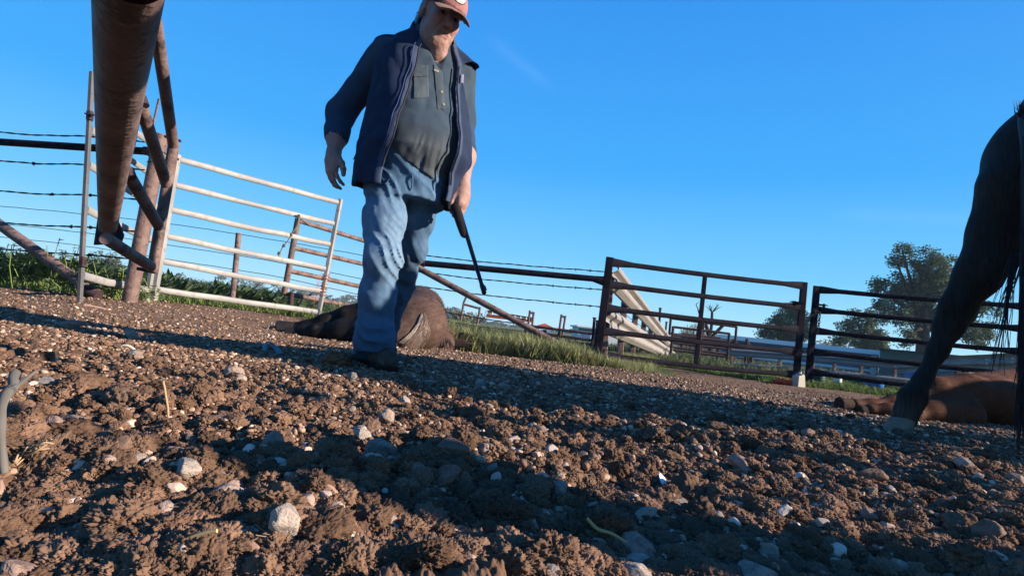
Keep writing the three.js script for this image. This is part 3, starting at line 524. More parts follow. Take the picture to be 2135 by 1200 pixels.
{ // race receding from behind the first panel gate
  const a0 = V(1274, 572, 7.8), a1 = V(1400, 719, 21), b0 = V(1258, 664, 7.8), b1 = V(1402, 741, 21);
  const t = thing('guardrail_race', 'bright ribbed guard-rail fence running away behind the first panel gate', 'guardrail fence', onG(1262, 770, 7.8));
  const face = V3(0.94, 0, 0.35);
  const seg = 3; for (let i = 0; i < seg; i++) { const s0 = i / seg, s1 = (i + 1) / seg - 0.002; const e0 = s0 * s0 * 0.5 + s0 * 0.5, e1 = s1 * s1 * 0.5 + s1 * 0.5;
    part(t, 'beam', wBeam(a0.clone().lerp(a1, e0), a0.clone().lerp(a1, e1), face, 1.3), M.beam); part(t, 'beam', wBeam(b0.clone().lerp(b1, e0), b0.clone().lerp(b1, e1), face, 1.3), M.beam); }
  for (let i = 0; i < 9; i++) { const k = 0.035 + i * 0.115, p = a0.clone().lerp(a1, k), off = face.clone().multiplyScalar(-0.09), top = p.clone().add(off).add(V3(0, 0.12, 0)), bt = V3(top.x, baseY(top.x, -top.z) - 0.1, top.z); part(t, 'post', bar(bt, top, 0.11, 0.09, V3(0, 0, 1)), M.rust); }
  for (const [y0, y1] of [[635, 725], [738, 752]]) part(t, 'wire', tube([V(1275, y0, 7.9), V(1400, y1, 20)], 0.006, 5), M.wire);
}
// ladder-topped yard posts, tall frames
function frameOf(label, pts, r, mat, name = 'paired_posts', cat = 'posts') { const t = thing(name, label, cat, pts[0][0].clone().lerp(pts[0][1], 1)); for (const [a, b, nm] of pts) part(t, nm ?? 'upright', pipe(a, b, r, 8), mat); return t; }
const dn = (p, k = 0.3) => V3(p.x, baseY(p.x, -p.z) - k, p.z);
{
  const D = 24, A = V(967, 630, D), B = V(1001, 640, D);
  frameOf('slender pipe goal-frame above the grass behind the long brace', [[A, dn(V(958, 675, D))], [B, dn(V(993, 680, D))], [V(967, 634, D), V(1001, 643, D), 'crossbar'], [V(973, 617, D), A, 'tip']], 0.05, M.rust);
  for (const [x0, y0, x1, y1, lab] of [[1105, 647, 1100, 684, 'paired pipe posts left of the white shed, farther pair'], [1171, 655, 1162, 705, 'paired pipe posts left of the white shed, nearer pair']]) {
    const d = 17; frameOf(lab, [[V(x0, y0, d), dn(V(x1, y1, d))], [V(x0 + 8, y0 + 3, d), dn(V(x1 + 8, y1 + 3, d))], [V(x0, y0 + 4, d), V(x0 + 8, y0 + 6, d), 'crossbar']], 0.035, M.rust);
  }
  const d = 16, t = thing('yard_fence', 'low three-rail pipe fence in front of the white shed', 'fence', V(1170, 720, d));
  [[678, 699], [690, 713], [702, 722]].forEach(([a, b]) => part(t, 'rail', pipe(V(1095, a, d), V(1262, b, d), 0.04, 8), M.darkRust));
  for (const x of [1098, 1168, 1238]) { const p = V(x, 676 + (x - 1095) * 0.13, d); part(t, 'post', pipe(p, dn(p), 0.05, 8), M.darkRust); }
  for (const [x, y, l] of [[1240, 662, 'leftmost of three dark posts beside the panel gate'], [1246, 668, 'middle of three dark posts beside the panel gate'], [1250, 673, 'rightmost of three dark posts beside the panel gate']]) { const p = V(x, y, 13 + (x - 1240) * 0.2); const q = thing('yard_post', l, 'post', dn(p)); part(q, 'shaft', pipe(p, dn(p), 0.035, 8), M.darkRust); part(q, 'cap', pipe(p.clone().add(V3(0, 0.01, 0)), p.clone().add(V3(0, -0.03, 0)), 0.045, 8), M.steelDark); }
}
{ // guard-rail fence across the yard behind the gates
  const t = thing('guardrail_fence', 'grey double guard-rail fence crossing behind both panel gates', 'guardrail fence', dn(V(1700, 790, 13)));
  const face = V3(0, 0, 1), S = 0.62;
  const top = [[1525, 734, 14.5], [1640, 742, 14], [1760, 751, 13.5], [1872, 762, 13]], low = [[1528, 762, 14.5], [1645, 772, 14], [1765, 783, 13.5], [1902, 798, 13]];
  for (const L of [top, low]) for (let i = 0; i < 3; i++) part(t, 'beam', wBeam(V(...L[i]), V(...L[i + 1]).lerp(V(...L[i]), 0.004), face, S), M.galv);
  for (const [x, y, d] of [[1528, 724, 14.6], [1628, 738, 14.1], [1696, 741, 13.8], [1741, 750, 13.6], [1797, 752, 13.4], [1868, 750, 13.1]]) { const p = V(x, y, d + 0.1); part(t, 'post', bar(dn(p), p, 0.07, 0.06, V3(0, 0, 1)), M.rust); }
  const u = thing('guardrail_fence', 'dark ribbed guard-rail beam behind the lying chestnut horse', 'guardrail fence', dn(V(2000, 800, 9.8)));
  const B = [[1868, 765, 12.9], [1960, 758, 11], [2060, 756, 9.6], [2150, 752, 8.8]];
  for (let i = 0; i < 3; i++) part(u, 'beam', wBeam(V(...B[i]), V(...B[i + 1]), face, 0.95), M.galv);
  for (const [x, d] of [[1998, 10.6], [2014, 10.4], [2058, 9.9], [2075, 9.7], [2110, 9.4]]) { const p = V(x, 766, d); part(u, 'post', bar(dn(p), p, 0.09, 0.06, V3(0, 0, 1)), M.darkRust); }
  for (const [x, y, d] of [[1954, 756, 10.96], [2058, 754, 9.5], [2112, 751, 9.02]]) for (const k of [-4, 4]) part(u, 'bolt', (() => { const p = V(x, y + k, d - 0.06); const g = new THREE.SphereGeometry(0.014, 8, 6); g.scale(1, 1, 0.5); g.translate(p.x, p.y, p.z); return g; })(), M.white);
}
// pens of thin pipe deeper in the yard
{
  const pen = (label, x0, y0, x1, y1, d, h, n, rails) => { const t = thing('yard_pen', label, 'pen', dn(V(x0, y0 + h, d))); for (let i = 0; i < n; i++) { const k = i / (n - 1), p = V(lerp(x0, x1, k), lerp(y0, y1, k), d); part(t, 'post', pipe(p, dn(p), 0.045, 8), M.darkRust); } for (const r of rails) part(t, 'rail', pipe(V(x0, y0 + r * h, d), V(x1, y1 + r * h, d), 0.038, 8), M.darkRust); };
  pen('tall pipe pen left of the bare tree', 1399, 662, 1536, 680, 19, 66, 3, [0.02, 0.5, 0.72, 0.92]);
  pen('lower pipe pen in front of the bare tree', 1404, 680, 1521, 694, 17, 62, 3, [0.02, 0.3, 0.55, 0.8]);
  pen('small pipe pen between the bare tree and the long shed', 1424, 694, 1502, 703, 22, 50, 3, [0.03, 0.4, 0.75]);
  pen('pipe pen in front of the long shed', 1558, 706, 1568, 736, 16, 46, 2, [0.03, 0.45, 0.8]);
  pen('short thin-railed pipe pen left of the guard-rail fence', 1500, 704, 1560, 710, 20, 52, 3, [0.3, 0.6, 0.95]);
  const gb = thing('yard_post', 'lone thin pipe post left of the tall pipe pen', 'post', dn(V(1383, 735, 20))); part(gb, 'shaft', pipe(V(1390, 671, 20), dn(V(1383, 735, 20)), 0.035, 8), M.darkRust); part(gb, 'cap', pipe(V(1390, 670, 20), V(1390, 673, 20), 0.045, 8), M.steelDark);
  const gc = thing('yard_post', 'tallest lone post rising above the receding guard-rail', 'post', dn(V(1372, 730, 18))); part(gc, 'shaft', pipe(V(1377, 642, 18), dn(V(1372, 730, 18)), 0.04, 8), M.darkRust); part(gc, 'cap', pipe(V(1377, 641, 18), V(1377, 645, 18), 0.05, 8), M.steelDark);
}
// ------------------------------------------------------------------ buildings and vehicles at the back
function boxOf(x0, y0, x1, y1, d0, d1, depth) { // a wall facing the camera: lower-left/upper-right pixels, with depth behind
  const a = V(x0, y0, d0), b = V(x1, y0 + (x1 - x0) * 0.11, d1), h = V(x0, y1, d0).y - a.y; return { a, b, h, back: V3(0, 0, -depth) };
}
function slab(a, b, h, th, dy = 0, off = 0) { // upright slab from a to b (bottom line), height h, thickness th
  const d = b.clone().sub(a); const L = Math.hypot(d.x, d.z); d.y = 0; d.normalize();
  const g = new THREE.BoxGeometry(L, h, th); const ang = -Math.atan2(d.z, d.x); g.rotateY(ang); const n = V3(-d.z, 0, d.x); if (n.z < 0) n.negate();
  const c = a.clone().add(b).multiplyScalar(0.5); g.translate(c.x + n.x * off, (a.y + b.y) / 2 + h / 2 + dy, c.z + n.z * off); return g;
}
{ // long low shed with a pale roof and a window band
  const d0 = 27, d1 = 25, a = dn(V(1500, 760, d0), 0.1), b = dn(V(1830, 790, d1), 0.1);
  const hTop = V(1660, 713, 26).y - a.y, dir = b.clone().sub(a).setY(0).normalize();
  const t = thing('long_shed', 'long low blue shed with pale roof edge and window band beyond the gates', 'shed', a.clone().lerp(b, 0.5));
  part(t, 'wall', slab(a, b, hTop - 0.2, 2.4, 0, -1.2), M.blueShed);
  part(t, 'roof', slab(a.clone().addScaledVector(dir, -0.15), b.clone().addScaledVector(dir, 0.15), 0.2, 2.8, hTop - 0.2, -1.2), M.roofWhite);
  for (let i = 0; i < 11; i++) { const k0 = 0.03 + i * 0.088, k1 = k0 + 0.075; const wf = part(t, 'window', slab(a.clone().lerp(b, k0), a.clone().lerp(b, k1), 0.40, 0.05, hTop - 0.72, 0.02), M.steelDark); part(wf, 'pane', slab(a.clone().lerp(b, k0 + 0.005), a.clone().lerp(b, k1 - 0.005), 0.33, 0.02, hTop - 0.685, 0.05), M.darkGlass); }
  part(t, 'white_band', slab(a, b, 0.12, 0.04, hTop - 1.0, 0.02), M.white);
  part(t, 'corner_post', slab(a.clone().lerp(b, 0.955), a.clone().lerp(b, 0.985), hTop - 0.25, 0.08, 0, 0.05), M.white);
  const a2 = dn(V(1832, 790, 23), 0.1), b2 = dn(V(2020, 800, 21), 0.1), h2 = V(1900, 735, 22).y - a2.y;
  const g = thing('green_shed', 'dark green flat shed at the right end of the long blue shed', 'shed', a2);
  part(g, 'wall', slab(a2, b2, h2, 3, 0, -1.5), M.greenShed); part(g, 'roof', slab(a2, b2, 0.08, 3.3, h2, -1.5), M.steelDark); part(g, 'door', slab(a2.clone().lerp(b2, 0.3), a2.clone().lerp(b2, 0.42), h2 * 0.75, 0.05, 0, 0.02), M.blueShed);
}
{ // white shed and trailers left of the panel gate
  const a = dn(V(1203, 722, 30), 0), b = dn(V(1290, 722, 30), 0), h = V(1225, 683, 30).y - a.y;
  const t = thing('white_shed', 'white box shed behind the low three-rail fence', 'shed', a.clone().lerp(b, 0.5));
  part(t, 'wall', slab(a, b, h, 3, 0, -1.5), M.white); part(t, 'roof', slab(a.clone().add(V3(-0.12, 0, 0)), b, 0.09, 3.3, h, -1.5), M.roofWhite); part(t, 'dark_stripe', slab(a, b, 0.07, 0.04, h - 0.16, 0.02), M.steelDark); part(t, 'door', slab(a.clone().lerp(b, 0.1), a.clone().lerp(b, 0.3), h * 0.6, 0.04, 0, 0.02), M.blueShed);
  const a1 = dn(V(1122, 700, 42), 0), b1 = dn(V(1148, 700, 42), 0), h1 = V(1130, 676, 42).y - a1.y;
  const s = thing('white_shed', 'small distant white hut with pitched roof left of the white box shed', 'hut', a1);
  part(s, 'wall', slab(a1, b1, h1 * 0.75, 2, 0, -1), M.white); const rs = new THREE.ConeGeometry(1.15, h1 * 0.4, 4); rs.rotateY(Math.PI / 4); rs.translate((a1.x + b1.x) / 2, a1.y + h1 * 0.95, a1.z - 1); part(s, 'roof', rs, M.redPaint); part(s, 'window', slab(a1.clone().lerp(b1, 0.35), a1.clone().lerp(b1, 0.65), h1 * 0.3, 0.04, h1 * 0.25, 0.02), M.darkGlass);
  // stock crate truck
  const d = 30, L = V(1010, 690, d), R = V(1105, 700, d), g0 = dn(L, 0), g1b = dn(R, 0);
  const tr = thing('stock_trailer', 'white railed stock trailer beyond the grass behind the brace', 'trailer', g0.clone().lerp(g1b, 0.5));
  part(tr, 'bed', slab(g0, g1b, 0.16, 2, 0.75, -1), M.redPaint);
  const hT = V(1040, 650, d).y - g0.y;
  for (let i = 0; i < 9; i++) { const p = g0.clone().lerp(g1b, i / 8); part(tr, 'stake', pipe(p.clone().setY(p.y + 0.9), p.clone().setY(p.y + hT * lerp(1, 0.95, i / 8)), 0.05, 6), M.white); }
  for (let i = 0; i < 4; i++) part(tr, 'rail', bar(g0.clone().setY(g0.y + lerp(1.0, hT, i / 3)), g1b.clone().setY(g1b.y + lerp(1.0, hT * 0.95, i / 3)), 0.06, 0.10), M.white);
  part(tr, 'front_board', slab(g0, g0.clone().lerp(g1b, 0.1), hT - 0.95, 1.9, 0.92, -1), M.white); part(tr, 'end_board', slab(g0.clone().lerp(g1b, 0.9), g1b, hT * 0.9 - 0.95, 1.9, 0.92, -1), M.white);
  for (const k of []) { const p = g0.clone().lerp(g1b, k); const w = new THREE.CylinderGeometry(0.42, 0.42, 0.25, 20); w.rotateX(Math.PI / 2); w.translate(p.x, p.y + 0.42, p.z); part(tr, 'wheel', w, M.steelDark); }
}
// ------------------------------------------------------------------ rubbish along the panel gates
{
  const p = onG(1664, 812, 8.0);
  const t = thing('plastic_drum', 'cut white plastic drum on the dirt at the gap between the panel gates', 'container', p);
  const s = new THREE.Shape(); s.moveTo(-0.13, 0); s.lineTo(0.15, 0); s.lineTo(0.10, 0.22); s.lineTo(0.04, 0.25); s.lineTo(-0.02, 0.22); s.lineTo(-0.12, 0.2); s.closePath();
  const g = new THREE.ExtrudeGeometry(s, { depth: 0.2, bevelEnabled: true, bevelSize: 0.015, bevelThickness: 0.015, bevelSegments: 3 }); g.translate(0, 0, -0.1); g.rotateY(0.4); g.scale(0.5, 0.72, 0.5); g.translate(p.x, p.y, p.z); part(t, 'body', g, Std({ color: 0x9c978a, roughness: 0.5 }));
  const nk = new THREE.CylinderGeometry(0.018, 0.018, 0.03, 16); nk.translate(p.x + 0.016, p.y + 0.20, p.z); part(t, 'neck', nk, M.white);
  const q = onG(1638, 806, 8.1), r = thing('feed_bag', 'crumpled orange-red bag lying beside the white plastic drum', 'bag', q);
  const bg = nets(((f) => (x, y, z) => f(x, y, z) + 0.03 * noise3(x * 18, y * 18, z * 18))(union([ell(q.clone().add(V3(-0.05, 0.035, 0)), V3(0.13, 0.05, 0.1)), ell(q.clone().add(V3(0.08, 0.03, 0)), V3(0.09, 0.05, 0.09))], 0.03)), q.clone().add(V3(-0.3, -0.1, -0.25)), q.clone().add(V3(0.3, 0.2, 0.25)), 0.012); part(r, 'sack', bg, Std({ color: 0xb5472c, roughness: 0.7 }));
  part(r, 'tie', tube([q.clone().add(V3(0.13, 0.06, 0)), q.clone().add(V3(0.19, 0.05, 0.03)), q.clone().add(V3(0.24, 0.01, 0.02))], 0.01, 6), M.twine);
  const drum = (label, px, py, d, rd, h, col, name, band) => { const c = onG(px, py, d), t2 = thing(name, label, 'drum', c); const L = new THREE.LatheGeometry([[0, 0], [rd, 0], [rd * 1.03, 0.01], [rd, 0.03], [rd, h * 0.33], [rd * 1.04, h * 0.35], [rd, h * 0.37], [rd, h * 0.65], [rd * 1.04, h * 0.67], [rd, h * 0.69], [rd, h - 0.02], [rd * 1.03, h], [rd * 0.95, h], [rd * 0.95, h - 0.03], [0, h - 0.03]].map(([a, b]) => new THREE.Vector2(a, b)), 28); L.translate(c.x, c.y, c.z); part(t2, 'barrel', L, Std({ color: col, roughness: 0.45 })); if (band) { const b = new THREE.CylinderGeometry(rd * 1.05, rd * 1.05, h * 0.22, 28, 1, true); b.translate(c.x, c.y + h * 0.52, c.z); part(t2, 'band', b, M.white); } const lid = new THREE.CylinderGeometry(0.03, 0.03, 0.02, 14); lid.translate(c.x + rd * 0.5, c.y + h - 0.015, c.z); part(t2, 'bung', lid, M.steelDark); };
  drum('small green drum with a white band in the weeds', 1745, 822, 9.2, 0.06, 0.23, 0x5d7f68, 'small_drum', true);
  drum('dark green tub beside the right panel gate stile', 1702, 814, 9.0, 0.12, 0.16, 0x23403a, 'small_drum', false);
  const c = onG(1820, 834, 9.0), tb = thing('blue_tub', 'low blue tub showing above the chestnut horse legs', 'tub', c);
  const L = new THREE.LatheGeometry([[0, 0.02], [0.24, 0], [0.30, 0.26], [0.32, 0.27], [0.31, 0.28], [0.28, 0.27], [0.22, 0.04], [0, 0.04]].map(([a, b]) => new THREE.Vector2(a, b)), 28); L.scale(0.5, 0.6, 0.5); L.translate(c.x, c.y, c.z); part(tb, 'bowl', L, Std({ color: 0x3c6fae, roughness: 0.5 })); part(tb, 'handle', (() => { const g2 = new THREE.TorusGeometry(0.04, 0.006, 8, 20, Math.PI); g2.translate(c.x + 0.08, c.y + 0.16, c.z + 0.11); return g2; })(), M.white);
}
// ------------------------------------------------------------------ stones and sticks of note in the foreground
function noteStone(label, px, py, d, w, h, geo, mat, rot = 0, tilt = 0, name = 'loose_stone', cat = 'stone', sink = 0.75) {
  const c = V(px, py, d); c.y = Math.max(c.y, groundY(c.x, d) + h * 0.2);
  const m = new THREE.Mesh(geo, mat); m.name = numbered(name); m.position.copy(c); m.rotation.set(tilt, rot, tilt * 0.6); m.scale.set(w, h, (w + h) * 0.5); m.castShadow = m.receiveShadow = true; m.userData = { label, category: cat }; scene.add(m); return m;
}
const gd = (px, py) => { // distance at which the ground shows at a pixel
  let d = 0.35; for (let i = 0; i < 1200; i++) { const p = V(px, py, d); if (p.y <= groundY(p.x, d)) return d; d *= 1.004; } return d;
};
const NS = (label, px, py, wpx, hpx, gi, mi, rot, tilt, nm, cat) => { const d = gd(px, py + hpx * 0.35); return noteStone(label, px, py, d, wpx / 2 * d / FPX, hpx / 2 * d / FPX * 1.15, (typeof gi === 'number' ? stoneBig[gi] : gi), typeof mi === 'number' ? stoneMats[mi] : mi, rot, tilt, nm, cat); };
NS('large pale angular stone standing on end in the foreground dirt', 596, 1085, 62, 82, 0, 3, 0.4, 0.2);
NS('smooth pinkish stone on the dirt below the slanting brace', 146, 676, 44, 26, 1, 1, 0.9, 0.1);
NS('pale pointed stone on the dirt below the thick rusty post', 274, 698, 30, 26, 2, 0, 0.2, 0.2);
NS('grey blunt stone at the lower left corner of the dirt', 42, 1096, 70, 46, 3, 2, 2.1, 0.1);
NS('dark grey rounded stone sunk in the lowest foreground soil', 250, 1150, 52, 66, 4, 2, 1.1, 0.1);
NS('cream flat-topped stone between soil clods left of the yellow straw', 806, 870, 38, 40, 3, 0, 2.6, 0.4);
NS('pale oblong stone above the dark rut at left', 160, 876, 50, 26, 2, 0, 0.1, 0.05);
NS('broad pale stone on the near edge of the dark rut', 388, 968, 48, 28, 3, 0, 1.9, 0.1);
NS('wide pale slab stone just beyond the large standing stone', 552, 992, 56, 30, 4, 3, 0.6, 0.1);
NS('rusty orange clod by the toe of the walking boot', 706, 752, 44, 30, clodBig[2], Std({ color: new THREE.Color().setRGB(0.28, 0.13, 0.07), map: texStone, roughness: 1, bumpMap: rep(texBump, 4), bumpScale: 0.005 }), 0.5, 0.2, 'dirt_clod', 'clod');
NS('flat greyish stone in the shade right of the boot', 896, 797, 32, 16, 1, 2, 0.2, 0);
NS('tan stone with a cracked face right of centre in the clods', 1010, 940, 40, 46, 0, 0, 1.2, 0.3);
const solidTube = (label, name, cat, pts, r, mat, seg = 8) => { const t = thing(name, label, cat, pts[0]); part(t, 'stem', tube(new THREE.CatmullRomCurve3(pts).getPoints(28), r, seg), mat); return t; };
{
  const woodG = Std({ color: 0x6f6b66, map: texStone, roughness: 0.9 }), straw = Std({ color: 0xb08f5c, roughness: 0.8 }), root = Std({ color: 0x9a8064, roughness: 0.9 });
  const dd = gd(40, 960) - 0.03;
  const t = thing('dead_branch', 'bleached forked branch standing in the soil at the left edge', 'branch', V(10, 960, dd));
  part(t, 'stem', tube(new THREE.CatmullRomCurve3([V(8, 985, dd), V(3, 930, dd), V(0, 880, dd), V(8, 830, dd + 0.02), V(32, 800, dd + 0.05)]).getPoints(24), (k) => lerp(0.0038, 0.0058, k) * (1 + 0.12 * Math.sin(k * 17)), 12), woodG);
  part(t, 'fork', tube(new THREE.CatmullRomCurve3([V(24, 812, dd + 0.03), V(46, 795, dd + 0.06), V(74, 773, dd + 0.1)]).getPoints(14), (k) => lerp(0.0042, 0.0016, k), 10), woodG);
  part(t, 'stub', tube([V(28, 806, dd + 0.04), V(26, 790, dd + 0.05), V(30, 778, dd + 0.06)], (k) => lerp(0.0050, 0.0058, k), 10), woodG);
  const rt = thing('root_tangle', 'tangle of thin pale roots beside the bleached branch', 'roots', V(40, 960, dd + 0.02));
  for (let i = 0; i < 11; i++) { const a = V(22 + rr(0, 12), 972 - rr(0, 12), dd + 0.01), pts = [a]; const ex = rr(70, 112), ey = rr(918, 950); for (let k = 1; k <= 4; k++) pts.push(V(lerp(26, ex, k / 4) + rr(-5, 5), lerp(965, ey, Math.pow(k / 4, 0.6)) + rr(-6, 6), dd + 0.01 + 0.02 * rnd())); part(rt, 'root', tube(new THREE.CatmullRomCurve3(pts).getPoints(16), 0.0011 * rr(0.7, 1.3), 5), root); }
  const d2 = gd(348, 868) - 0.02; solidTube('thin wavy root standing up out of the dark rut', 'thin_root', 'root', [V(350, 872, d2), V(349, 850, d2), V(345, 826, d2), V(342, 806, d2), V(340, 794, d2), V(348, 788, d2)], 0.0022, root);
  const S = (px, py, lift = .03) => V(px, py, gd(px, py) - lift);
  const d3 = Math.min(...[[1224, 1080], [1246, 1102], [1276, 1112], [1306, 1130]].map(([x, y]) => gd(x, y))) - .05; solidTube('yellow straw stalk lying on the clods at lower centre right', 'straw_stalk', 'straw', [V(1224, 1080, d3 + 0.012), V(1246, 1102, d3 + 0.006), V(1276, 1112, d3), V(1306, 1130, d3 - 0.006)], (k) => lerp(0.0024, 0.0012, Math.abs(k - 0.3)), straw);
  const d4 = gd(1386, 1010) - .03; const f = thing('white_feather', 'small white feather stuck in the dark soil at right', 'feather', V(1386, 1008, d4 - 0.02)); part(f, 'vane', tube(new THREE.CatmullRomCurve3([V(1376, 986, d4), V(1384, 1003, d4 - 0.01), V(1396, 1026, d4 - 0.01)]).getPoints(12), (k) => [0.0008, 0.0075 * Math.sin(Math.PI * (0.1 + 0.85 * k))], 8), Std({ color: 0xdfe3ea, roughness: 0.8 })); part(f, 'quill', tube([V(1374, 982, d4), V(1398, 1032, d4 - 0.01)], 0.0007, 5), straw);
  const d5 = gd(560, 735) - 0.05; const bt = thing('blue_twine', 'scrap of faded blue twine in the shadow left of the boot', 'twine', V(560, 728, d5)); for (let i = 0; i < 4; i++) part(bt, 'loop', tube(new THREE.CatmullRomCurve3([V(545 + 2 * i, 738, d5), V(549 + 2 * i, 722, d5), V(556 + i, 713, d5), V(566 + 3 * i, 716 + 2 * i, d5), V(576 + 3 * i, 733, d5), V(584, 742, d5)]).getPoints(20), 0.0035, 6), Std({ color: 0x5f8ea8, roughness: 0.9 }));
  const d6 = gd(262, 730) - 0.02; solidTube('curved white peeled root lying on the gravel at left', 'white_root', 'root', [V(244, 729, d6), V(255, 721, d6), V(268, 722, d6), V(280, 730, d6), V(284, 737, d6)], 0.006, Std({ color: 0xc9b7a6, roughness: 0.9 }));
  const d7 = gd(205, 642) - 0.02; solidTube('long pale stick on the gravel left of the thick post', 'pale_stick', 'stick', [V(176, 637, d7), V(205, 642, d7), V(238, 648, d7)], (k) => lerp(0.014, 0.006, k), Std({ color: 0xb9937c, roughness: 0.9 }));
  const d8 = gd(390, 1125) - 0.035; solidTube('pale curling root in the lowest foreground left of the large stone', 'curled_root', 'root', [V(378, 1170, d8), V(376, 1140, d8), V(392, 1122, d8), V(420, 1112, d8), V(452, 1106, d8)], (k) => lerp(0.0012, 0.0019, k), Std({ color: 0xa88f66, roughness: 0.9 }));
}
// ------------------------------------------------------------------ the walking man
const wrinkle = (x, y, z, s, a) => { // soft cloth folds
  const u = x * s + 0.6 * noise3(x * s * 0.6, y * s * 0.6, z * s * 0.6), v = y * s * 0.55, w = z * s;
  const n = noise3(u, v, w); return a * (1 - Math.abs(n) * 2) + a * 0.5 * noise3(x * s * 2.3, y * s * 1.7, z * s * 2.3);
};
const skinMat = Std({ vertexColors: true, roughness: 0.55, bumpMap: rep(texBump, 60), bumpScale: 0.0006 });
const clothMat = (bs = 0.0008) => Std({ vertexColors: true, roughness: 0.92, bumpMap: rep(texBump, 40), bumpScale: bs });
const person = thing('person', 'person in red cap, navy vest, dark shirt, jeans and boots, walking with a rifle', 'person', V(785, 765, 2.55));
const YAW = 24 * rad, FX = Math.sin(YAW), FZ = Math.cos(YAW); // chest faces a little to the right of the camera
// torso cross-sections: pixel centre, half width and half depth in metres
const SEC = [[48, 905, .062, .062], [78, 900, .085, .072], [104, 893, .150, .095], [135, 889, .190, .118], [185, 881, .205, .138], [245, 872, .205, .165], [290, 867, .207, .186], [325, 862, .204, .178], [362, 853, .190, .150], [400, 847, .184, .142], [450, 838, .178, .130]]
  .map(([y, x, rx, rz]) => { const p = V(x, y, 2.6); const f = y > 220 && y < 350 ? 0.02 : 0; return { y: p.y, x: p.x + f * FX, z: p.z + f * FZ, rx, rz }; });
function torsoAt(y) {
  let i = 0; while (i < SEC.length - 2 && y < SEC[i + 1].y) i++;
  const a = SEC[i], b = SEC[i + 1], t = clamp((y - a.y) / (b.y - a.y), 0, 1), s = t * t * (3 - 2 * t) * 0.5 + t * 0.5;
  return { x: lerp(a.x, b.x, t), z: lerp(a.z, b.z, t), rx: lerp(a.rx, b.rx, s), rz: lerp(a.rz, b.rz, s) };
}
const LEAN = 0.10; // shoulders drop to the right of the picture
const torsoF = (ox, oz = ox, y0 = -9, y1 = 9) => (x, y, z) => {
  const c0 = torsoAt(y), yy = y + LEAN * ss(0.9, 1.5, y) * (x - c0.x), c = torsoAt(yy);
  const dx = x - c.x, dz = z - c.z, u = dx * FZ - dz * FX, w = dx * FX + dz * FZ; // u: to the right of the picture, w: out of the chest
  const rx = c.rx + ox, rz = (w > 0 ? c.rz : c.rz * 0.82) + oz, e = 2.25;
  const k = Math.pow(Math.pow(Math.abs(u / rx), e) + Math.pow(Math.abs(w / rz), e), 1 / e);
  return (k - 1) * Math.min(rx, rz) * 0.92;
};
const torsoUW = (x, y, z) => { const c = torsoAt(y), dx = x - c.x, dz = z - c.z; return [dx * FZ - dz * FX, dx * FX + dz * FZ, c]; };
// joints
const J = {
  shR: V(806, 112, 2.62), elR: V(712, 235, 2.70), cuR: V(702, 284, 2.64), wrR: V(695, 322, 2.60),
  shL: V(962, 150, 2.66), elL: V(966, 250, 2.74), cuL: V(970, 326, 2.68), wrL: V(964, 392, 2.60),
  hipR: V(806, 392, 2.56), knR: V(797, 540, 2.44), anR: V(782, 715, 2.52),
  hipL: V(880, 395, 2.68), knL: V(857, 520, 2.74), anL: V(800, 690, 3.03),
};
